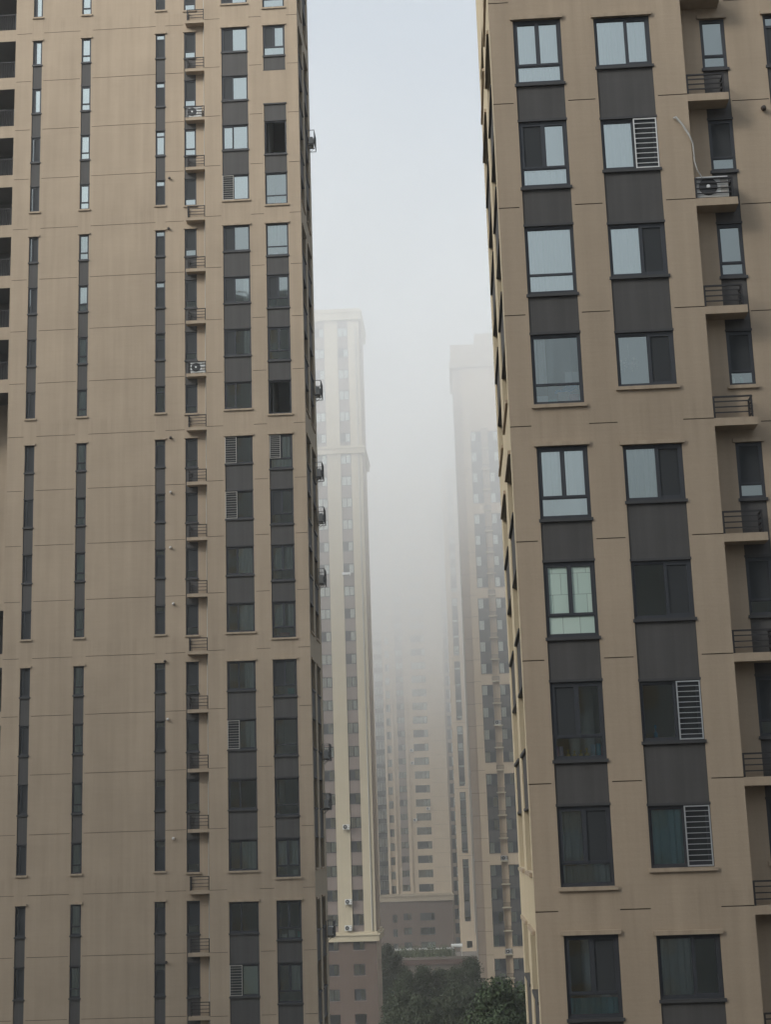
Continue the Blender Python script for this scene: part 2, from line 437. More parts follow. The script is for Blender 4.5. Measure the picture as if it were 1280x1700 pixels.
for u, w_, f, in ((-22.02, .51, sp_s1), (-19.30, .53, sp_s2), (-15.17, .53, sp_s3)):
    opsA += build_column(TL, FA, u, w_, NS, 4, .165, .665, f, 'slit_window', 'slit_spandrel', .12, zl, None)
opsA += build_column(TL, FA, -13.59, .64, NS, 4, .165, .70, sp_s4, 'recess_window', 'recess_spandrel', .12, zl, None)
segA = [(-22.93, -22.10), (-21.42, -19.38), (-18.69, -15.17), (-14.64, -13.62)]
opsA += groove_ops(segA, range(-1, 19), zl)
# loggias on the far left edge
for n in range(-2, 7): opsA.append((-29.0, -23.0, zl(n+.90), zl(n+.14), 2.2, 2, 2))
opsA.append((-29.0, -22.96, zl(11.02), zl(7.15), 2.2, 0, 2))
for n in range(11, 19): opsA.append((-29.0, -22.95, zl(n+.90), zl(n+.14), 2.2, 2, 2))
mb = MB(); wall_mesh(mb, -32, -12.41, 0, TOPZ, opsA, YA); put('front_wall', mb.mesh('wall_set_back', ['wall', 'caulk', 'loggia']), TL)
for n in list(range(-2, 7)) + [11]:
    put('loggia_railing', railing_mesh(3.0, 0.3, 1.0, True, True), TL, (-26.05, YA+0.08, zl(n+.90)))
# bay
opsB = build_column(TL, FB, -11.46, 1.43, NS, 4, .20, .70, sp_w1, 'window', 'spandrel', .13, zl, None)
opsB += build_column(TL, FB, -9.17, 1.20, NS, 4, .20, .825, sp_w2, 'window', 'spandrel', .13, zl, None, broken=((1.13, 1.80),))
put('spandrel', panel_mesh(1.20, zl(.825)-zl(1.13)), TL, (-9.17, YB+.03, zl(1.13)))
put('spandrel', panel_mesh(1.20, zl(1.80)-zl(2.16)), TL, (-9.17, YB+.03, zl(2.16)))
segB = [(-12.41, -11.55), (-9.95, -9.26), (-7.88, -7.28)]
opsB += groove_ops(segB, range(-1, 19), zl)
mb = MB(); wall_mesh(mb, -12.41, -7.28, 0, TOPZ, opsB, YB)
mb.quad((-12.41, YB, 0), (-12.41, YB, TOPZ), (-12.41, YA, TOPZ), (-12.41, YA, 0))
put('bay_wall', mb.mesh('wall_bay', ['wall', 'caulk']), TL)
# slabs with railings in the recess
slabm = MB(); slabm.box(-13.46, -12.41, YB, YA, 0, 0.17); slabm = slabm.mesh('ac_slab', ['wall'])
for n in range(-1, 19):
    s_ = put('ac_slab', slabm, TL, (0, 0, zl(n+1.055)))
    put('railing', railing_mesh(.94, YA-YB-.04, .66, False), s_, (-13.36, YB+.03, 0.17))
# right-hand side face, looking +X. local u = Y - YB
FS = (-7.28, YB, math.pi/2)
def sp_side(seed, glass='glass'):
    r_ = random.Random(seed)
    def f(n):
        d = dict(cells=W1R if r_.random() < .6 else W1L, glass=glass); d.update(curt_r(r_)); return d
    return f
opsS = build_column(TL, FS, 0.42, 1.8, NS, 4, .20, .70, sp_side(1), 'side_window', 'side_spandrel', .24, zl, None)
opsS += build_column(TL, FS, 3.2, 1.9, NS, 4, .20, .70, sp_side(2), 'side_window', 'side_spandrel', .24, zl, None)
mb = MB(); wall_mesh(mb, 0, 6.3, 0, TOPZ, opsS, 0); put('side_wall', mb.mesh('wall_side', ['wall2', 'caulk']), TL, (FS[0], FS[1], 0), FS[2])
mb = MB()   # dark rooms behind the facades, rear and roof
mb.quad((-30, YA+2.6, 0), (-7.6, YA+2.6, 0), (-7.6, YA+2.6, TOPZ), (-30, YA+2.6, TOPZ), 1)
mb.quad((-9.0, YB+.4, 0), (-9.0, YB+6.2, 0), (-9.0, YB+6.2, TOPZ), (-9.0, YB+.4, TOPZ), 1)
mb.quad((-32, YA, 0), (-32, YA, TOPZ), (-32, YA+14, TOPZ), (-32, YA+14, 0)); mb.quad((-32, YA+14, 0), (-32, YA+14, TOPZ), (-9.5, YA+14, TOPZ), (-9.5, YA+14, 0))
mb.quad((-9.5, YB+6.3, 0), (-9.5, YA+14, 0), (-9.5, YA+14, TOPZ), (-9.5, YB+6.3, TOPZ)); mb.quad((-9.5, YB+6.3, 0), (-9.5, YB+6.3, TOPZ), (-7.28, YB+6.3, TOPZ), (-7.28, YB+6.3, 0))
mb.quad((-32, YA, TOPZ), (-9.5, YA, TOPZ), (-9.5, YA+14, TOPZ), (-32, YA+14, TOPZ)); mb.quad((-12.41, YB, TOPZ), (-7.28, YB, TOPZ), (-7.28, YB+6.3, TOPZ), (-12.41, YB+6.3, TOPZ))
put('rear_walls_and_roof', mb.mesh('wall_rear', ['wall2', 'room']), TL)
# vent caps beside the third slit column, drain conduit in the recess corner
def ventm():
    mb = MB(); mb.lathe(0, 0, [(0.02, -0.14), (0.055, -0.13), (0.075, -0.06), (0.05, -0.03), (0.045, 0.0)], 12, 0); return mb.mesh('vent_cap', ['vent'])
M['vent'] = plain('vent_cap_plastic', (0.55, 0.52, 0.48), 0.5)
VENT = ventm(); M['vent'] = plain('dark_vent', (0.05, 0.04, 0.035), 0.6); VENTD = ventm()
for n, du in ((3, 0), (4, -.05), (8, .05), (9, .05), (10, .04), (11, .18), (12, -.25), (13, -.1), (15, .17), (17, -.2)):
    put('vent_cap', VENT if n in (9, 10, 11, 13, 15) else VENTD, TL, (-14.4+du, YA, zl(n+.14)))
mb = MB(); mb.tube([(-12.5, YA-.05, zl(-1.5)), (-12.5, YA-.05, zl(18.5))], 0.022, 8); put('drain_pipe', mb.mesh('drain', ['pipe']), TL)
done(TL)

# ================================================================= RIGHT TOWER (36 m away)
YC, YD, ZC = 35.625, 36.130, 21.504+CAMZ
zr = lambda t: ZC-H*t
TR = empty('apartment_tower', (0, 0, 0), 'nearest tall beige tower on the right edge with charcoal panels between its wide windows', 'apartment building', 'apartment towers')
NR = list(range(-1, 10))
def sp_c1(n):
    d = dict(cells=W2S, glass='glassb')
    if n == 1: d.update(screen=(0,), curtain=((.03, .97, .03, .26),), cmat='curt')
    if n == 0: d.update(curtain=((.04, .46, .32, .97), (.54, .96, .32, .97), (.03, .97, .03, .26)), cmat='curt')
    if n == 2: d.update(cells=W2O, curtain=((.04, .96, .03, .97),), cmat='curt')
    if n == 3: d.update(cells=W2O, glass='glassd', curtain=((.04, .30, .30, .97),), cmat='curt')
    if n == 4: d.update(curtain=((.04, .96, .32, .97),), cmat='curt')
    if n == 5: d.update(glass='film')
    if n == 6: d.update(screen=(0,), glass='glassd')
    if n == 7: d.update(screen=(1,), glass='glassd', curtain=((.05, .45, .32, .95), (.04, .96, .03, .26)), cmat='curt2')
    if n >= 8: d.update(screen=(1,), glass='glassd', curtain=((.04, .96, .03, .24),), cmat='curt3')
    return d
def sp_c2(n):
    d = dict(cells=W1R, glass='glassb')
    if n <= 0: d.update(curtain=((.03, .97, .03, .97),), cmat='curt')
    if n == 1: d.update(screen=(1,), grille=(.58, .99, .01, .99, 10), gmat='white', curtain=((.03, .55, .03, .97),), cmat='curt')
    if n == 2: d.update(screen=(1,), curtain=((.03, .55, .03, .97),), cmat='curt')
    if n == 3: d.update(screen=(1,), glass='glass')
    if n == 4: d.update(screen=(1,), glass='glass', curtain=((.03, .55, .03, .97),), cmat='curt2')
    if n == 5: d.update(screen=(1,), glass='glassd')
    if n == 6: d.update(screen=(1,), glass='glassd', grille=(.60, .99, .01, .99, 11), gmat='steel')
    if n == 7: d.update(screen=(1,), glass='glassd', grille=(.58, .99, .01, .99, 11), gmat='steel', curtain=((.03, .55, .03, .97),), cmat='curt3')
    if n >= 8: d.update(glass='glassd', curtain=((.03, .60, .03, .97),), cmat='curt2', screen=(1,) if n > 8 else ())
    return d
def sp_n(n):
    return dict(cells=NAR, screen=(0,) if n not in (0, 2) else (), glass='glass' if n < 5 else 'glassd')
FC, FD = (0, YC, 0.0), (0, YD, 0.0)
ops = build_column(TR, FC, 2.17, 1.25, NR, 4, .185, .815, sp_c1, 'window', 'spandrel', .13, zr, None)
ops += build_column(TR, FC, 4.28, 1.45, NR, 4, .205, .69, sp_c2, 'window', 'spandrel', .13, zr, None)
ops += groove_ops([(1.55, 2.08), (3.50, 4.20), (5.81, 6.56)], range(-1, 10), zr)
mb = MB(); wall_mesh(mb, 1.55, 6.56, 0, TOPZ, ops, YC); mb.quad((6.56, YC, 0), (6.56, YD, 0), (6.56, YD, TOPZ), (6.56, YC, TOPZ))
put('bay_wall', mb.mesh('wall_bay_right', ['wall', 'caulk']), TR)
ops = build_column(TR, FD, 7.12, .65, NR, 4, .18, .67, sp_n, 'recess_window', 'recess_spandrel', .12, zr, None)
ops += build_column(TR, FD, 8.79, .55, NR, 4, .165, .67, lambda n: dict(cells=S3C, screen=(1,)), 'slit_window', 'slit_spandrel', .12, zr, None)
ops += groove_ops([(7.80, 8.76), (9.4, 20)], range(-1, 10), zr)
mb = MB(); wall_mesh(mb, 6.56, 22, 0, TOPZ, ops, YD); put('front_wall', mb.mesh('wall_set_back_right', ['wall', 'caulk']), TR)
slabm = MB(); slabm.box(6.56, 7.62, YC, YD, 0, 0.20); slabm = slabm.mesh('ac_slab', ['wall'])
for n in range(-1, 10):
    s_ = put('ac_slab', slabm, TR, (0, 0, zr(n+1.07)))
    put('railing', railing_mesh(.96, YD-YC-.04, .56, True), s_, (6.57, YC+.03, 0.20))
# side face looking -X : local u = -(Y-YC) -> place with rot -90deg, origin at the far end
DEP = 9.3
FSR = (1.55, YC+DEP, -math.pi/2)
def sp_sr(seed):
    r_ = random.Random(seed)
    def f(n):
        d = dict(cells=W1R, glass='glass'); d.update(curt_r(r_)); return d
    return f
ops = build_column(TR, FSR, DEP-3.5, 2.9, NR, 4, .19, .70, sp_sr(5), 'side_window', 'side_spandrel', .26, zr, None)
ops += build_column(TR, FSR, DEP-8.3, 3.3, NR, 4, .19, .70, sp_sr(6), 'side_window', 'side_spandrel', .26, zr, None)
mb = MB(); wall_mesh(mb, 0, DEP, 0, TOPZ, ops, 0); put('side_wall', mb.mesh('wall_side_right', ['sunlit_wall', 'caulk']), TR, (FSR[0], FSR[1], 0), FSR[2])
mb = MB()
mb.quad((3.2, YD+1.9, 0), (21, YD+1.9, 0), (21, YD+1.9, TOPZ), (3.2, YD+1.9, TOPZ), 1)
mb.quad((3.2, YC+.4, 0), (3.2, YC+9.2, 0), (3.2, YC+9.2, TOPZ), (3.2, YC+.4, TOPZ), 1)
mb.quad((1.55, YC+DEP, 0), (22, YC+DEP, 0), (22, YC+DEP, TOPZ), (1.55, YC+DEP, TOPZ)); mb.quad((22, YD, 0), (22, YD, TOPZ), (22, YC+DEP, TOPZ), (22, YC+DEP, 0))
mb.quad((1.55, YC, TOPZ), (22, YC, TOPZ), (22, YC+DEP, TOPZ), (1.55, YC+DEP, TOPZ))
put('rear_walls_and_roof', mb.mesh('wall_rear_right', ['wall2', 'room']), TR)
put('vent_cap', VENTD, TR, (8.58, YD, zr(1.10))); 
done(TR)

# ---- contents of the right tower's windows and its pipe, all top-level things
def thing_mesh(name, mb, mats, loc, label, cat, group=None):
    o = put(name, mb.mesh(name, mats), None, loc); tag(o, label, cat, group); return o
mb = MB(); mb.tube([(6.17, YC-.03, zr(1.231)), (6.20, YC-.12, zr(1.238)), (6.35, YC-.12, zr(1.311)), (6.51, YC-.10, zr(1.418)), (6.59, YC-.06, zr(1.489)), (6.595, YC-.05, zr(1.58)), (6.60, YC-.05, zr(1.662)), (6.65, YC-.05, zr(1.743)), (6.79, YC+.04, zr(1.815))], [.026, .027, .025, .026, .017, .013, .015, .013, .014], 8)
thing_mesh('refrigerant_hose', mb, ['hose'], (0, 0, 0), 'white hose curving out of the wall down to the air conditioner on the near tower', 'hose')
def bottle(x, z, h_, r, col, label, shape=0):
    k = 'bottle_%s' % str(col)
    if k not in M: M[k] = plain('coloured_plastic', col, 0.4)
    mb = MB()
    if shape == 0: mb.lathe(0, 0, [(r*.9, 0), (r, h_*.05), (r, h_*.7), (r*.45, h_*.8), (r*.35, h_*.84), (r*.35, h_)], 12, 0, 'z')
    elif shape == 1: mb.lathe(0, 0, [(r*.8, 0), (r, h_*.1), (r*.95, h_*.4), (r*.3, h_*.55), (r*.3, h_*.75), (r*.55, h_*.78), (r*.5, h_*.95), (r*.2, h_)], 12, 0, 'z')
    else: mb.lathe(0, 0, [(r, 0), (r, h_*.93), (r*.9, h_*.94), (r*.9, h_)], 12, 0, 'z')
    o = put('bottle', mb.mesh('bottle', [k]), None, (x, YC+.20, z)); tag(o, label, 'bottle', 'bottles lined up on the kitchen window ledge'); return o
zb = zr(6.815)+.055
for x, h_, r, c_, lb, sh in ((2.28, .28, .035, (.30, .18, .28), 'mauve bottle at the left end of the row on the window ledge', 2),
        (2.37, .27, .05, (.42, .40, .55), 'pale lilac canister second from the left in the ledge row', 2),
        (2.53, .20, .055, (.50, .40, .14), 'first small yellow pump bottle, right of the lilac canister', 1),
        (2.68, .17, .05, (.48, .38, .14), 'second and smallest yellow pump bottle in the ledge row', 1),
        (2.83, .18, .05, (.50, .41, .15), 'third yellow pump bottle from the left in the ledge row', 1),
        (2.97, .22, .06, (.52, .44, .18), 'fourth yellow pump bottle, tallest yellow one beside the blue canisters', 1),
        (3.12, .30, .055, (.30, .42, .50), 'pale blue canister left of the turquoise one on the ledge', 2),
        (3.25, .31, .055, (.12, .38, .48), 'turquoise canister near the right end of the ledge row', 2),
        (3.345, .30, .03, (.50, .20, .28), 'slim pink bottle at the right end of the ledge row', 0)):
    bottle(x, zb, h_, r, c_, lb, sh)
zb = zr(6.69)+.055
bottle(4.62, zb, .34, .05, (.05, .28, .50), 'blue spray bottle standing alone inside the wide window with steel bars', 1)
for x, c_, lb in ((7.24, (.45, .50, .45), 'pale bottle on the left of the narrow recess window ledge'), (7.45, (.30, .42, .34), 'green bottle in the middle of the narrow recess window ledge')):
    o = bottle(x, zr(3.67)+.06, .24, .045, c_, lb, 0); o.location.y = YD+.2; o['group'] = 'bottles in the narrow recess window'
M['blue'] = plain('blue_cloth', (.08, .26, .50), .8); M['card'] = plain('cardboard', (.34, .30, .27), .8); M['pinkbox'] = plain('pink_box', (.42, .24, .24), .7); M['paper'] = plain('white_board', (.6, .62, .62), .7); M['aqua'] = plain('aqua_box', (.26, .45, .44), .7)
mb = MB(); k0 = 0
for i in range(9):
    for j in range(4):
        mb.v.append((i*.075, -.05+.03*math.sin(i*1.7+j), .05*j*(0.5+i*.09)+.02*math.sin(i*2.1)+i*.012))
for i in range(8):
    for j in range(3): mb.f.append((i*4+j, i*4+4+j, i*4+5+j, i*4+1+j)); mb.m.append(0)
o = thing_mesh('folded_cloth', mb, ['blue'], (2.72, YC+.30, zr(3.70)), 'crumpled bright blue cloth lying behind the fourth-floor corner window pane', 'cloth')
mb = MB(); mb.box(0, .34, 0, .02, 0, .52); thing_mesh('white_board', mb, ['paper'], (3.02, YC+.50, zr(3.66)), 'white board leaning behind the blue cloth in the corner window', 'board')
for x0, w_, h_, mt, lb in ((2.24, .30, .22, 'paper', 'white box at the left on the lower sill behind the blue cloth window'), (2.56, .20, .12, 'aqua', 'low aqua box between the white and brown boxes in the lower pane'), (2.80, .26, .30, 'card', 'brown cardboard box in the middle of the lower pane'), (3.09, .22, .24, 'pinkbox', 'pinkish box at the right end of the lower pane')):
    mb = MB(); mb.box(0, w_, 0, .2, 0, h_); mb.box(-.008, w_+.008, -.008, .208, h_*.8, h_+.01); thing_mesh('storage_box', mb, [mt], (x0, YC+.22, zr(3.815)+.055), lb, 'box', 'boxes behind the lower pane of the corner window')
for u, w_, h_, t, mt, lb in ((-8.35, .22, .24, 15.825, 'paper', 'small white box on the right of a lower-floor window ledge of the left tower'), (-8.95, .22, .16, 16.825, 'paper', 'low white tub at the left of the ledge under the last beige band'),
        (-8.62, .30, .34, 16.825, 'paper', 'larger white box in the middle of the ledge under the last beige band'), (-8.2, .16, .26, 16.825, 'aqua', 'narrow aqua box at the right of the ledge under the last beige band'),
        (-8.9, .3, .14, 4.825, 'paper', 'low white box left on a ledge in the upper part of the left tower'), (-8.5, .28, .14, 4.825, 'card', 'low brown box beside the low white one on the same upper ledge'),
        (-8.85, .5, .2, 11.825, 'pinkbox', 'wide pinkish box on the sill above the third beige band'), (-8.45, .3, .3, 12.825, 'aqua', 'aqua box on the ledge just below the third beige band'), (-8.35, .24, .3, 3.825, 'aqua', 'green-blue box on the ledge above the first beige band')):
    mb = MB(); mb.box(0, w_, 0, .2, 0, h_); mb.box(-.008, w_+.008, -.008, .208, h_*.8, h_+.01); thing_mesh('storage_box', mb, [mt], (u, YB+.2, zl(t)+.07), lb, 'box', 'boxes on the window ledges of the left tower')
# chandelier
M['crystal'] = plain('crystal', (.75, .70, .66), .15, 0, .8)
ch = bpy.data.objects.new('chandelier', None); COL.objects.link(ch); ch.location = (4.72, YC+1.1, zr(3.36)); tag(ch, 'small crystal chandelier hanging behind the wide window above the first beige band', 'chandelier')
mb = MB(); mb.tube([(0, 0, .05), (0, 0, .5)], .012, 6); mb.lathe(0, 0, [(.02, -.05), (.06, 0), (.05, .06), (.015, .1)], 10, 0, 'z'); put('stem', mb.mesh('stem', ['steel']), ch)
for i in range(6):
    a = i*math.pi/3; mb = MB(); mb.tube([(0, 0, 0), (.12*math.cos(a), .12*math.sin(a), -.06), (.2*math.cos(a), .2*math.sin(a), .02)], .01, 6)
    mb.lathe(.2*math.cos(a), .2*math.sin(a), [(.012, .02), (.04, .03), (.035, .08), (.01, .1)], 8, 0, 'z')
    for q in range(3): mb.lathe(.2*math.cos(a), .2*math.sin(a), [(.004, -.05-q*.06), (.02, -.03-q*.06), (.004, -.01-q*.06)], 6, 0, 'z')
    put('arm', mb.mesh('arm', ['crystal']), ch)

# ---------------------------------------------------------------- air conditioners
def ac_proto():
    def f():
        mb = MB(); mb.box(-.40, .40, -.15, .15, 0, .56)
        mb.box(.20, .38, -.158, -.15, .40, .50, 1); mb.box(.20, .38, -.158, -.15, .10, .30, 1)
        mb.box(-.34, -.26, -.14, .14, -.05, 0, 1); mb.box(.26, .34, -.14, .14, -.05, 0, 1)
        g = MB(); g.lathe(-.11, .28, [(.235, -.150), (.235, -.168), (.20, -.172)], 24, 0)
        for k in range(6): g.box(-.31, .09, -.180, -.173, .28-.2+k*.08-.004, .28-.2+k*.08+.004)
        h = MB(); h.lathe(-.11, .28, [(.05, -.173), (.05, -.19), (.03, -.195)], 12, 0)
        b = MB()
        b.box(-.28, .28, .17, .20, -.085, -.055)
        for x in (-.3, .3): b.box(x-.02, x+.02, -.2, .22, -.09, -.05); b.tube([(x, .2, -.4), (x, -.15, -.08)], .014, 5)
        return mb.mesh('casing', ['white', 'pipe']), g.mesh('fan_grille', ['dark']), h.mesh('fan_hub', ['white']), b.mesh('bracket', ['rail'])
    return cached('ac', f)
def ac(x, y, z, label, rot=0.0, bracket=False, s=1.0, group='air conditioner units on the towers'):
    a, b, c, d = ac_proto()
    o = bpy.data.objects.new('air_conditioner', None); COL.objects.link(o); o.location = (x, y, z); o.rotation_euler = (0, 0, rot); o.scale = (s, s, s)
    tag(o, label, 'air conditioner', group)
    put('casing', a, o); g = put('fan_grille', b, o); put('hub', c, g)
    if bracket: put('bracket', d, o)
    return o
ac(-12.98, YB+.2, zl(1.995)+.05, 'white air conditioner on the upper recess slab of the left tower')
ac(-12.84, YB+.2, zl(6.995)+.05, 'white air conditioner on the middle recess slab of the left tower')
ac(7.02, YC+.22, zr(2.0)+.05, 'air conditioner behind the railing of the near right tower under the hose')
for i, (t, lb) in enumerate(((1.87, 'air conditioner high on the side of the left tower against the sky'), (6.95, 'air conditioner on the side of the left tower beside the hazy cream tower roof'),
        (8.60, 'side air conditioner of the left tower just below its third beige band'), (9.42, 'side air conditioner of the left tower one storey below the third band'),
        (10.62, 'side air conditioner with a white top half way down the left tower'), (13.80, 'side air conditioner of the left tower in an open rack, upper of two'),
        (14.68, 'side air conditioner of the left tower in an open rack, lower of two'), (16.88, 'lowest air conditioner on the side of the left tower, beside the cream ledge'))):
    ac(-7.28+.21, YB+4.9+(i % 2)*.5, zl(t), lb, math.pi/2, True, .75)
    # open cage rack round it
    mb = MB()
    for yy in (-.55, .55):
        for xx in (0.02, .40): mb.box(xx-.015, xx+.015, yy-.015, yy+.015, -.1, .72)
    for zz in (-.1, .2, .45, .70): mb.box(.385, .415, -.55, .55, zz, zz+.03)
    for k in range(8): mb.box(.39, .41, -.5+k*.14, -.49+k*.14, -.1, .7)
    for yy in (-.55, .52): mb.box(0, .4, yy, yy+.03, .70, .73); mb.box(0, .4, yy, yy+.03, -.12, -.09)
    rk = put('equipment_rack', mb.mesh('rack', ['rackm']), None, (-7.27, YB+4.9+(i % 2)*.5, zl(t)))
    tag(rk, 'open cage, '+['topmost on the left tower side against the sky', 'beside the hazy cream tower roof', 'just below the third beige band', 'one storey below the third band', 'half way down, under a white cover', 'upper of two low cages', 'lower of two low cages', 'lowest of all, beside the cream ledge'][i], 'rack', 'cages on the side of the left tower')

# ================================================================= FAR TOWERS
def far_window(T, x, y, z0, w_, h_, k, rot=0.0, name='window', rnd=random, bright=False):
    cells = [(0, .5, 0, 1, False), (.5, 1, 0, 1, True)] if w_ < 2 else [(0, .72, 0, 1, False), (.72, 1, 0, 1, True)]
    r_ = rnd.random()
    cur = ()
    if r_ < .25: cur = ((.5, .95, .03, .97),)
    elif r_ < .35: cur = ((.05, .5, .03, .97),)
    g = 'glassb' if bright else 'glass'
    window(T, name, (x, y, z0), rot, w_, h_, cells, glass=g, screen=() if r_ < .5 else (0,), curtain=cur, cmat='curt' if r_ < .2 else 'curt2')

# ---- middle-left cream tower, 185 m
rm = random.Random(11)
YM = 185.0; zc = lambda z: z+CAMZ
TM = empty('apartment_tower', (-11.1, YM, 0), 'cream tower with brown base and ledges behind the left tower', 'apartment building', 'apartment towers')
XO = 11.1
HM = 2.863; heads = [-2.67+HM*k for k in range(-9, 25)]
opsM = []; rows = []
LT1, LB1, LT2, LB2 = 49.9, 48.85, -10.45, -11.55
for hd in heads:
    for (a, b) in ((-17.03, -15.64), (-13.90, -12.53), (-20.3, -18.9)):
        z1, z0 = hd, hd-1.32
        if hd < LB2: z1, z0 = hd-.02, hd-1.36
        rows.append((a, b, z0, z1, hd))
        opsM.append((a+XO, b+XO, zc(z0), zc(z1), .18, None, 0))
body = MB(); base = MB()
ops_up = [o for o in opsM if o[3] > zc(LT2)]; ops_dn = [o for o in opsM if o[3] <= zc(LT2)]
# upper body: each column is a recess .12 deep with mauve spandrels
up_cols = [(-17.03+XO, -15.64+XO), (-13.90+XO, -12.53+XO), (-20.3+XO, -18.9+XO)]
ops_col = []
for (a, b) in up_cols:
    ops_col += [(a, b, zc(LT2)+.02, zc(LB1), .12, None, 0), (a, b, zc(LT1), zc(66.9), .12, None, 0)]
wall_mesh(body, -24+XO, 0, zc(LT2), zc(68.3), ops_col, 0)
for (a, b) in up_cols: wall_mesh(body, a, b, zc(LT2), zc(66.9), [o for o in ops_up if abs(o[0]-a) < .01], .12, wm=1)
put('upper_wall', body.mesh('tower_wall', ['cream', 'mauve']), TM)
wall_mesh(base, -24+XO, 0, 0, zc(LB2), [(o[0], o[1], o[2], o[3], .18, None, 0) for o in ops_dn], 0)
put('base_wall', base.mesh('tower_base', ['brown']), TM)
for (a, b, z0, z1, hd) in rows:
    if a < -20: continue
    if z0 < -20: continue
    yy = .12+.10 if hd > LT2 else .10
    far_window(TM, a+XO, yy, zc(z0), b-a, z1-z0, 0, rnd=rm, bright=hd > 22)
    put('sill', ledge_mesh(b-a, .07, 'mauve', .05), TM, (a+XO, .12 if hd > LT2 else 0, zc(z0)-.07))
def cornice(T, x0, x1, d, z0, z1, mat='cream', y=0, proud=.35, name='ledge'):
    mb = MB(); h_ = z1-z0
    mb.box(x0, x1+proud, y-proud, y+d, z0, z0+h_*.62); mb.box(x0, x1+proud+.12, y-proud-.12, y+d, z0+h_*.62, z0+h_*.78); mb.box(x0, x1+proud*.6, y-proud*.6, y+d, z0+h_*.78, z1)
    put(name, mb.mesh('cornice', [mat]), T)
cornice(TM, -24+XO, 0, 10, zc(LB1), zc(LT1)); cornice(TM, -24+XO, 0, 10, zc(LB2), zc(LT2)); cornice(TM, -24+XO, 0, 10, zc(66.95), zc(68.5), name='roof_cornice')
mb = MB(); so = []
for hd in heads:
    so.append((5.2, 6.4, zc(hd-1.32), zc(hd), .15, 1, 0))
wall_mesh(mb, 0, 9.6, 0, zc(68.2), so, 0); mb.box(1.5, 2.2, -.25, 0, zc(LT2)+.1, zc(66)); put('side_wall', mb.mesh('tower_side', ['sidewall', 'frame']), TM, (0, 0, 0), math.pi/2)
mb = MB(); mb.quad((-24+XO, 1.6, 0), (-.2, 1.6, 0), (-.2, 1.6, zc(68)), (-24+XO, 1.6, zc(68)), 1)
mb.quad((-24+XO, 9.6, 0), (-24+XO, 9.6, zc(68)), (0, 9.6, zc(68)), (0, 9.6, 0)); mb.quad((-24+XO, 0, 0), (-24+XO, 0, zc(68)), (-24+XO, 9.6, zc(68)), (-24+XO, 9.6, 0))
mb.quad((-24+XO, 0, zc(68.3)), (0, 0, zc(68.3)), (0, 9.6, zc(68.3)), (-24+XO, 9.6, zc(68.3)))
put('rear_walls_and_roof', mb.mesh('tower_rear', ['sidewall', 'room']), TM)
mb = MB(); mb.tube([(-.45, -.1, zc(LT2)+.1), (-.45, -.1, zc(66))], .07, 6); put('drain_pipe', mb.mesh('drain_m', ['pipe']), TM)
done(TM)
ac(-14.36, YM-.35, zc(1.62), 'white air conditioner on the cream tower wall, highest of its three', 0, True, 1.05)
ac(-14.32, YM-.35, zc(-7.2), 'white air conditioner on the cream tower wall, middle of three', 0, True, 1.05)
ac(-14.42, YM-.35, zc(-10.25), 'white air conditioner resting on the cream tower ledge, lowest of three', 0, False, 1.05)
mb = MB(); mb.box(-.55, .55, -.5, 0, 0, .06); mb.box(-.5, -.45, -.45, 0, -.35, 0); mb.box(.45, .5, -.45, 0, -.35, 0); mb.box(-.55, .55, -.5, -.46, -.22, 0)
o = put('awning', mb.mesh('awning', ['white']), None, (-13.5, YM, zc(33.25))); tag(o, 'small white metal awning bolted to the cream tower pier', 'awning')

# ---- centre tower, 320 m
YN = 320.0; rc = random.Random(21); SC = 1.0492
TC = empty('apartment_tower', (-3.1, YN, 0), 'distant centre tower with wide dark windows and brown base, fading into fog', 'apartment building', 'apartment towers')
XO = 3.1
up_ = MB(); LT, LB = -10.75, -12.28
colsC = dict(wide=(-9.97, -6.90), mid=(-13.39, -11.76), nar=(-15.67, -14.72), glz=(-18.1, -16.2))
headsC = [2.72+2.9*k for k in range(-9, 26)]
def cut(lst, lo, hi): return [o for o in lst if o[2] >= lo-.01 and o[3] <= hi+.01]
ow = [(colsC['wide'][0]+XO, colsC['wide'][1]+XO, zc(h-1.53), zc(h), .25, None, 0) for h in headsC]
om = [(colsC['mid'][0]+XO, colsC['mid'][1]+XO, zc(h-1.35), zc(h), .2, None, 0) for h in headsC]
on = [(colsC['nar'][0]+XO, colsC['nar'][1]+XO, zc(h-1.75), zc(h-.2), .2, None, 0) for h in headsC]
og = [(colsC['glz'][0]+XO, colsC['glz'][1]+XO, zc(LT), zc(76), .35, None, 0)]
def near(lst): return [o for o in lst]
gr = [(a, b, zc(h+.45), zc(h+.45)+.03, .04, 1, 1) for h in headsC if h > LT for a, b in ((-6.5+XO, 0),)]
wall_mesh(up_, -26+XO, 0, zc(LT), zc(78), cut(ow, zc(LT), 999)+cut(om, zc(LT), 999)+cut(on, zc(LT), 999)+og+gr, 0)
put('upper_wall', up_.mesh('centre_wall', ['farwall', 'caulk']), TC)
dn = MB(); wall_mesh(dn, -26+XO, 0, 0, zc(LB), cut(ow, 0, zc(LB))+cut(om, 0, zc(LB))+cut(on, 0, zc(LB)), 0); put('base_wall', dn.mesh('centre_base', ['brown']), TC)
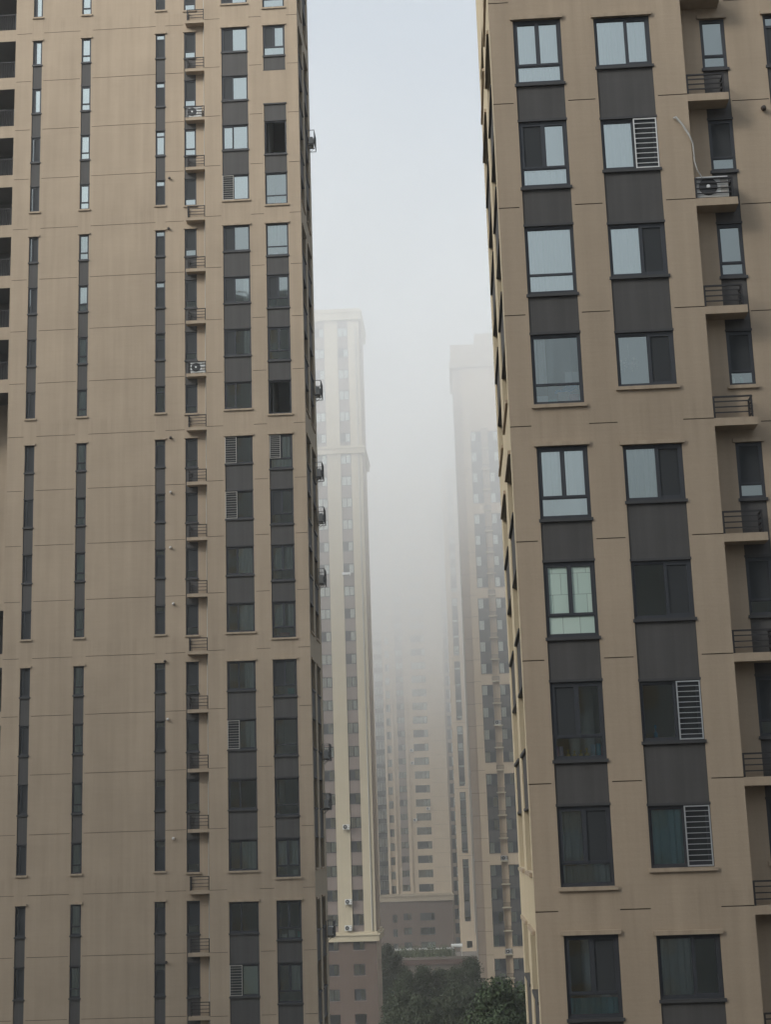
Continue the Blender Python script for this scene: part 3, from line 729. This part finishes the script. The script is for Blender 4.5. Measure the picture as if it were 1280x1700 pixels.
# spandrels / pilasters
for h in headsC:
    if h < LT+1 or h > 60: continue
    mb = MB(); mb.box(colsC['mid'][0]+XO, colsC['mid'][1]+XO, -.02, .01, zc(h+.02), zc(h+1.53)); put('spandrel', mb.mesh('sp', ['mauve']), TC)
for x0, x1, d in ((-16.2, -15.67, .5), (-14.72, -14.2, .4), (-11.76, -11.1, .3), (-18.6, -18.1, .5)):
    mb = MB(); mb.box(x0+XO, x1+XO, -d, 0, zc(LT), zc(77)); put('pilaster', mb.mesh('pil', ['farwall']), TC)
for h in headsC:
    if h < -22 or h > 46: continue
    for key, hh in (('wide', 1.53), ('mid', 1.35)):
        a, b = colsC[key]; far_window(TC, a+XO, .12, zc(h-hh), b-a, hh, 0, rnd=rc)
    a, b = colsC['nar']; far_window(TC, a+XO, .12, zc(h-1.75), b-a, 1.55, 0, rnd=rc, name='narrow_window')
    if h > LT: a, b = colsC['glz']; window(TC, 'glazed_balcony', (a+XO, .25, zc(h-1.9)), 0, b-a, 2.8, ((0, .33, .35, 1, False), (.33, .66, .35, 1, True), (.66, 1, .35, 1, False), (0, 1, 0, .35, False)), glass='glassd', screen=(3,))
mb = MB(); mb.box(-26+XO, .3, -.35, 8, zc(LB), zc(LB)+1.0); mb.box(-26+XO, .45, -.5, 8, zc(LB)+1.0, zc(LB)+1.25); mb.box(-26+XO, .2, -.2, 8, zc(LB)+1.25, zc(LT)); put('ledge', mb.mesh('centre_ledge', ['wall2']), TC)
# set-back wing with glazed balconies, right of the main face
mb = MB(); wg = [(0.35, 2.35, zc(h-1.8), zc(h+.35), .3, None, 0) for h in headsC]
wall_mesh(mb, 0, 9, 0, zc(72), wg, 6.0); mb.quad((0, 0, 0), (0, 6, 0), (0, 6, zc(78)), (0, 0, zc(78)))
put('wing_wall', mb.mesh('wing', ['sidewall']), TC)
for i, h in enumerate(headsC):
    if h < -20 or h > 52: continue
    window(TC, 'wing_balcony', (0.35, 6.1, zc(h-1.8)), 0, 2.0, 2.15, ((0, .35, 0, 1, True), (.35, .80, .12+.2*(i % 3 == 0), 1, False), (.80, 1, 0, 1, True)), glass='glassd', screen=(0, 2) if i % 4 else (0,), curtain=((.37, .78, .15, .95),) if i % 5 != 2 else (), cmat='skywhite')  # white sheets behind the panes imitate reflected sky
mb = MB(); mb.quad((-26+XO, 2.2, 0), (-.1, 2.2, 0), (-.1, 2.2, zc(76)), (-26+XO, 2.2, zc(76)), 1); mb.quad((0.1, 8, 0), (9, 8, 0), (9, 8, zc(71)), (.1, 8, zc(71)), 1)
mb.quad((-26+XO, 0, 0), (-26+XO, 0, zc(78)), (-26+XO, 12, zc(78)), (-26+XO, 12, 0)); mb.quad((-26+XO, 12, 0), (-26+XO, 12, zc(78)), (9, 12, zc(78)), (9, 12, 0)); mb.quad((9, 6, 0), (9, 12, 0), (9, 12, zc(72)), (9, 6, zc(72)))
mb.quad((-26+XO, 0, zc(78)), (0, 0, zc(78)), (0, 12, zc(78)), (-26+XO, 12, zc(78))); put('rear_walls_and_roof', mb.mesh('centre_rear', ['sidewall', 'room']), TC)
done(TC)
for x, z, lb in ((-10.48, 18.5, 'highest small air conditioner on the distant centre tower'), (-10.4, 15.85, 'second small air conditioner on the distant centre tower'), (-7.43, 6.25, 'small air conditioner under a wide window of the distant centre tower'), (-10.25, 4.0, 'lowest small air conditioner on the distant centre tower')):
    ac(x, YN-.35, zc(z), lb, 0, True, 1.0)

# ---- slender strip tower, 270 m
YS = 270.0; rs = random.Random(31)
TS = empty('apartment_tower', (-1.5, YS, 0), 'slender grey-beige tower with one strip of slit windows, right of the foggy gap', 'apartment building', 'apartment towers')
XO = 1.5
headsS = [31.5-2.91*k+11.64*3 for k in range(0, 29)]
gr_ = []
for g in range(7):
    top_ = 31.5-11.65*(g-3); bot_ = top_-10.6
    if bot_ < -15: bot_ = -14.6
    if top_ > -14: gr_.append((-.57+XO, .48+XO, zc(bot_), zc(top_), .25, None, 0))
gr_.append((-.42+XO, .55+XO, zc(-18.5), zc(-17.35), .2, None, 0))
mb = MB(); wall_mesh(mb, 0, 8, 0, zc(67.5), gr_+[(a, b, zc(31.5-11.65*q+.6)-.02, zc(31.5-11.65*q+.6)+.03, .04, 1, 1) for q in range(-3, 4) for a, b in ((0, 8),)], 0)
put('front_wall', mb.mesh('strip_wall', ['farwall', 'caulk']), TS)
for g in range(7):
    top_ = 31.5-11.65*(g-3)
    for k in range(4):
        z1 = top_-2.91*k
        if z1-1.55 < -15.2: continue
        window(TS, 'slit_window', (-.57+XO, .12, zc(z1-1.55)), 0, 1.05, 1.55, ((0, 1, .3, 1, True), (0, 1, 0, .3, False)), glass='glass', screen=() if rs.random() < .4 else (0,))
        if k < 3: mb = MB(); mb.box(-.57+XO, .48+XO, .05, .2, zc(z1-2.91), zc(z1-1.55)); put('slit_spandrel', mb.mesh('ssp', ['spandrel']), TS)
window(TS, 'window', (-.42+XO, .1, zc(-18.5)), 0, .97, 1.15, ((0, 1, 0, 1, False),), glass='glass')
mb = MB(); mb.quad((0, 0, 0), (0, 0, zc(67.5)), (0, 12, zc(67.5)), (0, 12, 0)); mb.quad((0, 12, 0), (0, 12, zc(67.5)), (8, 12, zc(67.5)), (8, 12, 0)); mb.quad((0, 0, zc(67.5)), (8, 0, zc(67.5)), (8, 12, zc(67.5)), (0, 12, zc(67.5))); mb.quad((.2, 1.4, 0), (8, 1.4, 0), (8, 1.4, zc(67)), (.2, 1.4, zc(67)), 1); mb.quad((8, 0, 0), (8, 12, 0), (8, 12, zc(67.5)), (8, 0, zc(67.5)))
put('rear_walls_and_roof', mb.mesh('strip_rear', ['wall2', 'room']), TS)
mb = MB(); mb.box(0, 8, -.3, 0, zc(-20.9), zc(-20.4)); mb.box(0, 8, -.2, 0, zc(-21.6), zc(-20.9)); put('ledge', mb.mesh('strip_ledge', ['redtile']), TS)
mb = MB(); mb.tube([(2.62, -.1, zc(-16)), (2.62, -.1, zc(50))], .06, 6); put('drain_pipe', mb.mesh('drain_s', ['pipe']), TS)
done(TS)

# ---- right-middle tower, 196 m
YR = 196.0; rr = random.Random(41)
TN = empty('apartment_tower', (2.12, YR, 0), 'beige tower with charcoal window columns and small slabs, left of the near right tower', 'apartment building', 'apartment towers')
XO = 2.12
HR = 2.873; h0 = -14.86     # head of a group's first window
zn = lambda t: zc(h0)+.17*HR-HR*t
NN = list(range(-24, 4))
def sp_far(seed, x):
    r_ = random.Random(seed)
    def f(n):
        k = r_.random(); d = dict(cells=[(0, .5, 0, 1, False), (.5, 1, 0, 1, True)], glass='glassb' if n < -8 else 'glass', screen=(1,) if k < .88 else (0,))
        if k < .6: d.update(curtain=((.04, .5, .03, .97),), cmat='curt')
        return d
    return f
opsN = build_column(TN, (0, 0, 0), 3.08-XO, 1.45, NN, 4, .17, .66, sp_far(1, 0), 'window', 'spandrel', .15, zn, None)
opsN += build_column(TN, (0, 0, 0), 5.45-XO, 1.40, NN, 4, .17, .66, sp_far(2, 0), 'window', 'spandrel', .15, zn, None)
opsN.append((4.54-XO, 5.42-XO, 0, zn(-24), .55, 0, 0))
gN = [(0.0, 3.0-XO, zn(n)-.02, zn(n)+.02, .04, 1, 1) for n in range(-25, 5)]
mb = MB(); wall_mesh(mb, 0, 16, 0, zc(66.4), opsN+gN, 0); put('front_wall', mb.mesh('far_right_wall', ['farwall', 'caulk']), TN)
sm = MB(); sm.box(4.38-XO, 5.58-XO, -.1, .54, 0, .14); sm = sm.mesh('ac_slab', ['cream'])
for n in range(-24, 4):
    s_ = put('ac_slab', sm, TN, (0, 0, zn(n+1.03)))
    put('railing', railing_mesh(.95, .4, .55, True), s_, (4.48-XO, -.06, .14))
# set-back strip with a pipe on its left, roof steps
mb = MB(); wall_mesh(mb, -1.15, 0, 0, zc(63.5), [(-1.15, 0, zn(n)-.02, zn(n)+.02, .04, 1, 1) for n in range(-24, 5)], 0.7); mb.quad((0, 0, 0), (0, 0.7, 0), (0, 0.7, zc(66.4)), (0, 0, zc(66.4)))
mb.quad((-1.15, .7, 0), (-1.15, .7, zc(63.5)), (-1.15, 14, zc(63.5)), (-1.15, 14, 0)); put('set_back_wall', mb.mesh('far_right_strip', ['sidewall', 'caulk']), TN)
mb = MB(); mb.tube([(-1.08, .62, 2), (-1.08, .62, zc(60))], .05, 6)
for k in range(13): mb.box(-1.16, -1.0, .5, .68, zc(-14+k*5.6), zc(-14+k*5.6)+.3)
put('drain_pipe', mb.mesh('drain_r', ['pipe']), TN)
mb = MB(); mb.box(-1.5, 16.3, -.4, 12, zc(63.2), zc(64.0)); mb.box(-1.3, 16.2, -.2, 12, zc(64), zc(66.5)); mb.box(2.1, 16.2, -.15, 12, zc(66.5), zc(68)); put('roof_cornice', mb.mesh('far_right_roof', ['wall']), TN)
mb = MB(); mb.quad((0.1, 1.5, 0), (15.9, 1.5, 0), (15.9, 1.5, zc(66)), (.1, 1.5, zc(66)), 1); mb.quad((-1.15, 14, 0), (-1.15, 14, zc(66)), (16, 14, zc(66)), (16, 14, 0)); mb.quad((16, 0, 0), (16, 14, 0), (16, 14, zc(66)), (16, 0, zc(66)))
put('rear_walls', mb.mesh('far_right_rear', ['wall2', 'room']), TN)
done(TN)
for t, lb in ((-10, 'air conditioner on a high slab of the tower beyond the near right tower'), (-4, 'air conditioner on a middle slab of the tower beyond the near right tower'), (0, 'air conditioner on the lowest beige-band slab of the tower beyond the near right tower')):
    ac(4.95, YR+.15, zn(t)+.09, lb, 0, False, 1.0)

# ================================================================= low block with roof garden (235 m)
PB = empty('low_building', (-12, 232, 0), 'low brown building with a cluttered green roof below the distant centre tower', 'building')
zp = zc(-17.4)
mb = MB(); wall_mesh(mb, 0, 13.5, 0, zp, [(1.5+k*2.4, 2.9+k*2.4, zp-3.2, zp-1.7, .15, 1, 0) for k in range(4)], 0); mb.quad((0, 0, 0), (0, 0, zp), (0, 14, zp), (0, 14, 0)); mb.quad((0, 0, zp), (13.5, 0, zp), (13.5, 14, zp), (0, 14, zp)); mb.quad((13.5, 0, 0), (13.5, 14, 0), (13.5, 14, zp), (13.5, 0, zp)); put('wall', mb.mesh('low_wall', ['lowwall', 'frame']), PB)
mb = MB(); mb.box(-.2, 13.7, -.3, 0, zp-.75, zp-.05); put('fascia', mb.mesh('fascia', ['redtile']), PB)
mb = MB(); mb.box(0.0, 13.6, -.12, .12, zp, zp+.35); put('parapet', mb.mesh('parapet', ['lowwall']), PB)
mb = MB(); mb.box(.1, 1.0, -.5, .3, zp-2, zp+.8); mb.box(-.05, 1.15, -.65, .45, zp+.8, zp+1.0); put('chimney', mb.mesh('chimney', ['wall2']), PB)
done(PB)
pg = bpy.data.objects.new('pergola', None); COL.objects.link(pg); pg.location = (-11.2, 234, zp); tag(pg, 'long pale timber pergola frame on the low roof', 'pergola')
for k in range(7):
    mb = MB(); mb.box(k*1.45-.06, k*1.45+.06, -.06, .06, 0, 1.25); mb.box(k*1.45-.06, k*1.45+.06, 1.9, 2.02, 0, 1.25); put('post', mb.mesh('post', ['pipe']), pg)
mb = MB(); mb.box(-.3, 8.9, -.08, .04, 1.25, 1.36); mb.box(-.3, 8.9, 1.9, 2.02, 1.25, 1.36)
for k in range(22): mb.box(-.2+k*.42, -.12+k*.42, -.3, 2.3, 1.36, 1.42)
put('beams', mb.mesh('beams', ['white']), pg)
cn = bpy.data.objects.new('canopy', None); COL.objects.link(cn); cn.location = (-2.75, 233.5, zp); tag(cn, 'small flat white canopy at the right end of the low roof', 'canopy')
mb = MB(); mb.box(0, 1.7, 0, 2, 1.62, 1.92); put('roof', mb.mesh('canopy_roof', ['white']), cn)
for x in (.1, 1.55):
    mb = MB(); mb.box(x, x+.1, .1, .2, 0, 1.62); mb.box(x, x+.1, 1.8, 1.9, 0, 1.62); put('post', mb.mesh('canopy_post', ['pipe']), cn)

# ---------------------------------------------------------------- foliage
def leafmat(name, col):
    mt, n, b = newmat(name)
    N, Lk = n.nodes, n.links
    oi = N.new('ShaderNodeTexCoord'); nz = N.new('ShaderNodeTexNoise'); nz.inputs['Scale'].default_value = 0.9; nz.inputs['Detail'].default_value = 3
    Lk.new(oi.outputs['Object'], nz.inputs['Vector'])
    cr = N.new('ShaderNodeValToRGB'); cr.color_ramp.elements[0].position = .3; cr.color_ramp.elements[1].position = .7
    cr.color_ramp.elements[0].color = (*[c*.8 for c in col], 1); cr.color_ramp.elements[1].color = (*[c*1.25 for c in col], 1)
    Lk.new(nz.outputs['Fac'], cr.inputs[0]); Lk.new(cr.outputs[0], b.inputs['Base Color'])
    b.inputs['Roughness'].default_value = .6; b.inputs['Specular IOR Level'].default_value = .25
    return mt
M['leafroof'] = leafmat('pale_roof_leaves', (0.11, 0.13, 0.075)); M['leaf'] = leafmat('dark_leaves', (0.028, 0.036, 0.018)); M['leaf2'] = leafmat('fresh_leaves', (0.050, 0.072, 0.030)); M['bark'] = plain('bark', (.09, .075, .06), .9)
def crown_mesh(seed, R, Hc, z0, nclump, nleaf, ls, mat):
    rg = np.random.default_rng(seed)
    cl = []
    for i in range(nclump):
        t = rg.random(); a = rg.random()*6.283; prof = math.sin(math.pi*min(1, .12+.88*t)**.8)**.6
        rr_ = R*prof*math.sqrt(rg.random())*(.9+.3*rg.random()); cl.append((rr_*math.cos(a), rr_*math.sin(a), z0+Hc*t, .45+.75*rg.random()))
    cl = np.array(cl); idx = rg.integers(0, nclump, nleaf)
    d = rg.normal(size=(nleaf, 3)); d /= np.linalg.norm(d, axis=1)[:, None]
    c = cl[idx, :3]+d*(cl[idx, 3]*(.55+.5*rg.random(nleaf)))[:, None]*np.array([1, 1, .8])
    nrm = d+rg.normal(size=(nleaf, 3))*.6+np.array([0, 0, .5]); nrm /= np.linalg.norm(nrm, axis=1)[:, None]
    a = np.cross(nrm, rg.normal(size=(nleaf, 3))); a /= np.linalg.norm(a, axis=1)[:, None]; b = np.cross(nrm, a)
    s = (ls*(.6+.8*rg.random(nleaf)))[:, None]
    v = np.stack([c-a*s, c-b*s*.5, c+a*s, c+b*s*.5], 1).reshape(-1, 3)
    me = bpy.data.meshes.new('crown'); me.from_pydata(v.tolist(), [], np.arange(nleaf*4).reshape(-1, 4).tolist()); me.materials.append(M[mat]); me.update(); return me
def trunk_mesh(seed, Ht, Hc, R):
    r_ = random.Random(seed); mb = MB(); mb.tube([(0, 0, 0), (.1, 0, Ht*.4), (0, .1, Ht*.8), (.1, 0, Ht+Hc*.5), (0, 0, Ht+Hc*.85)], [.24, .2, .16, .09, .03], 8)
    for i in range(9):
        a = r_.random()*6.28; z = Ht*(.7+.1*i); l = R*(.5+.4*r_.random()); mb.tube([(0.05, 0, z), (l*.5*math.cos(a), l*.5*math.sin(a), z+l*.35), (l*math.cos(a), l*math.sin(a), z+l*.9)], [.08, .05, .02], 5)
    return mb.mesh('trunk', ['bark'])
protos = []
for sd, R, Hc, z0, mat in ((1, 2.6, 9.0, 3.2, 'leaf'), (2, 2.2, 10.0, 3.0, 'leaf'), (3, 3.0, 8.2, 3.4, 'leaf'), (4, 2.6, 10.0, 3.4, 'leaf2'), (5, 2.2, 9.0, 3.2, 'leaf2')):
    protos.append((crown_mesh(sd, R, Hc, z0, 190, 24000, .12 if mat == 'leaf' else .125, mat), trunk_mesh(sd, z0, Hc, R)))
def tree(x, y, k, s, rot, label, group):
    o = bpy.data.objects.new('tree', None); COL.objects.link(o); o.location = (x, y, 0); o.rotation_euler = (0, 0, rot); o.scale = (s, s, s)
    tag(o, label, 'tree', group); put('crown', protos[k][0], o); put('trunk', protos[k][1], o)
G1 = 'dark trees filling the street end'
tl = [(-6.7, 150, 1, .98, 'leftmost dark tree, against the brown base of the cream tower'), (-5.0, 147, 0, 1.02, 'dark tree second from the left in the street-end row'),
      (-3.4, 151, 2, 1.0, 'dark tree third from the left, below the roof pergola'), (-1.9, 148, 1, .99, 'dark tree fourth from the left, below the low roof centre'),
      (-0.4, 152, 0, 1.03, 'dark tree fifth from the left, below the strip tower'), (1.0, 149, 2, .98, 'rightmost tall dark tree, in front of the charcoal-windowed tower corner'),
      (-7.4, 165, 0, 1.0, 'dark tree half hidden at the far left of the gap beside the brown tower base'),
      (-11.3, 212, 1, 1.0, 'far tree in the narrow gap between the brown tower base and the low building'),
      (-9.9, 206, 0, .98, 'far tree just left of centre in front of the low building wall'),
      (-7.3, 172, 0, 1.04, 'tree in the second row behind the leftmost dark tree'), (-5.3, 174, 1, 1.0, 'tree in the second row under the left end of the low roof'),
      (-3.4, 176, 2, 1.06, 'tree in the second row under the red-brown fascia'), (-1.5, 173, 0, 1.05, 'tree in the second row nearest the white canopy'), (0.1, 178, 1, 1.04, 'tree in the second row in front of the strip tower foot'),
      (-5.1, 128, 1, .82, 'lower front tree at the bottom left of the street gap'), (-3.8, 130, 0, .84, 'lower front tree at the bottom of the gap, second from left'), (-2.1, 127, 2, .82, 'lower front tree at the bottom middle of the gap'), (-0.5, 129, 0, .84, 'lower front tree at the bottom of the gap below the strip tower')]
for i, (x, y, k, s, lb) in enumerate(tl): tree(x, y, k, s*(.93 if y < 140 else .84), i*1.3, lb, G1)
for i, (x, y, k, s, lb) in enumerate(((2.0, 112, 3, 1.10, 'fresh green tree with a pointed top left of the near tower corner'), (4.0, 115, 4, 1.14, 'fresh green tree touching the near tower corner'), (0.9, 108, 4, .92, 'smaller fresh green tree at the left of the near green group'), (3.2, 105, 3, .88, 'fresh green tree lowest in front of the near green group'))):
    tree(x, y, k, s, i*2.1+.4, lb, 'fresh green trees beside the near tower')
# roof garden shrubs
shr = [crown_mesh(20+i, .62, 1.2+.3*i, .1, 18, 700, .12, 'leafroof') for i in range(2)]
M['flower'] = plain('pale_blossom', (.45, .45, .40), .8)
for i in range(9):
    o = bpy.data.objects.new('roof_shrub', None); COL.objects.link(o); x = -11.0+i*1.02; o.location = (x, 233.0+(i % 3)*.5, zp); o.rotation_euler = (0, 0, i)
    names = ['first', 'second', 'third', 'fourth', 'fifth', 'sixth', 'seventh', 'eighth', 'ninth']
    tag(o, 'small leafy shrub on the low roof, %s from the left along its parapet' % names[i], 'shrub', 'shrubs on the low roof'); put('foliage', shr[i % 2], o)
    mb = MB(); mb.lathe(0, 0, [(.16, 0), (.22, .3), (.24, .32), (.2, .33)], 10, 0, 'z'); put('planter', mb.mesh('planter', ['white']), o)

# ================================================================= ground
def sheet(name, x0, x1, y0, y1, z, mat, kind='structure'):
    mb = MB(); mb.quad((x0, y0, z), (x1, y0, z), (x1, y1, z), (x0, y1, z)); o = put(name, mb.mesh(name, [mat])); o['kind'] = kind; return o
M['soil'] = stucco('ground_paving', (.09, .085, .075)); M['asphalt'] = stucco('asphalt', (.05, .05, .052)); M['grassy'] = stucco('lawn', (.05, .065, .03))
sheet('ground', -1500, 1500, -600, 2500, 0, 'soil'); sheet('road', -4.5, 2.5, -20, 600, .004, 'asphalt'); sheet('lawn', -12, -4.8, 95, 180, .008, 'grassy')

# unseen blocks: middle and low mirror in the glass, the rest added for shade
def simple_block(x, w_, d_, h_, label, y=-3):
    T = empty('apartment_block', (x, y, 0), label, 'apartment building', 'apartment blocks behind the photographer')
    ops = []; u = -w_/2+1.2
    while u < w_/2-2:
        z = 2.0
        while z < h_-3: ops.append((u, u+1.5, z, z+1.6, .15, 1, 0)); z += 2.9
        u += 3.6
    mb = MB(); wall_mesh(mb, -w_/2, w_/2, 0, h_, ops, 0); put('facing_wall', mb.mesh('facing', ['greyblock', 'frame']), T, (0, 0, 0), math.pi)
    mb = MB(); mb.box(-w_/2, w_/2, -d_, -.02, 0, h_); put('body', mb.mesh('body', ['wall2']), T); done(T)
simple_block(-26, 40, 14, 58+CAMZ, 'middle block behind the photographer, mirrored in the left tower windows')
simple_block(-112, 54, 14, 98+CAMZ, 'tallest unseen block, added behind and far left to shade the left tower')
simple_block(-65, 42, 14, 49+CAMZ, 'unseen block added left of the street to darken the lower left tower', 34)
simple_block(64, 40, 14, 66+CAMZ, 'tall unseen block, added behind and far right to darken the tower fronts')
simple_block(14, 30, 12, 14+CAMZ, 'low block directly behind the photographer facing the near tower')

# ================================================================= haze and fog
def vol(name, x0, x1, y0, y1, z0, z1, mat):
    mb = MB(); mb.box(x0, x1, y0, y1, z0, z1); me = mb.mesh(name, [mat]); o = put(name, me); o['kind'] = 'stuff'; return o
hz = bpy.data.materials.new('haze'); hz.use_nodes = True; n = hz.node_tree; n.nodes.clear()
pv = n.nodes.new('ShaderNodeVolumePrincipled'); pv.inputs['Color'].default_value = (.96, .94, .90, 1); pv.inputs['Density'].default_value = .0005; pv.inputs['Anisotropy'].default_value = .2
ou = n.nodes.new('ShaderNodeOutputMaterial'); n.links.new(pv.outputs[0], ou.inputs['Volume'])
vol('haze', -170, 170, -40, 700, -1.5, 112, hz)
fg = bpy.data.materials.new('fog'); fg.use_nodes = True; n = fg.node_tree; n.nodes.clear()
pv = n.nodes.new('ShaderNodeVolumePrincipled'); pv.inputs['Color'].default_value = (1.0, .994, .980, 1); pv.inputs['Anisotropy'].default_value = .1
tc = n.nodes.new('ShaderNodeTexCoord'); sx = n.nodes.new('ShaderNodeSeparateXYZ'); n.links.new(tc.outputs['Object'], sx.inputs[0])
fc = n.nodes.new('ShaderNodeFloatCurve'); cv = fc.mapping.curves[0]
mr = n.nodes.new('ShaderNodeMapRange'); mr.inputs['From Min'].default_value = 0; mr.inputs['From Max'].default_value = 110; n.links.new(sx.outputs['Z'], mr.inputs['Value'])
PR = [(0, .0003), (20, .0003), (35, .0012), (45, .0030), (55, .0068), (65, .0120), (75, .0165), (85, .019), (95, .014), (110, .004)]
cv.points[0].location = (0, PR[0][1]*20); cv.points[1].location = (1, PR[-1][1]*20)
for z_, d_ in PR[1:-1]: cv.points.new(z_/110, d_*20)
fc.mapping.update(); n.links.new(mr.outputs[0], fc.inputs['Value'])
yr = n.nodes.new('ShaderNodeMapRange'); yr.interpolation_type = 'SMOOTHSTEP'; yr.inputs['From Min'].default_value = 95; yr.inputs['From Max'].default_value = 300; yr.inputs['To Min'].default_value = .8/20; yr.inputs['To Max'].default_value = 1.6/20
n.links.new(sx.outputs['Y'], yr.inputs['Value'])
nz = n.nodes.new('ShaderNodeTexNoise'); nz.inputs['Scale'].default_value = .022; nz.inputs['Detail'].default_value = 4; n.links.new(tc.outputs['Object'], nz.inputs['Vector'])
nr = n.nodes.new('ShaderNodeMapRange'); nr.inputs['From Min'].default_value = .3; nr.inputs['From Max'].default_value = .7; nr.inputs['To Min'].default_value = .5; nr.inputs['To Max'].default_value = 1.5; n.links.new(nz.outputs['Fac'], nr.inputs['Value'])
m1 = n.nodes.new('ShaderNodeMath'); m1.operation = 'MULTIPLY'; m2 = n.nodes.new('ShaderNodeMath'); m2.operation = 'MULTIPLY'
n.links.new(fc.outputs[0], m1.inputs[0]); n.links.new(yr.outputs[0], m1.inputs[1]); n.links.new(m1.outputs[0], m2.inputs[0]); n.links.new(nr.outputs[0], m2.inputs[1]); n.links.new(m2.outputs[0], pv.inputs['Density'])
ou = n.nodes.new('ShaderNodeOutputMaterial'); n.links.new(pv.outputs[0], ou.inputs['Volume'])
vol('fog_bank', -120, 120, 95, 600, -1.0, 110, fg)
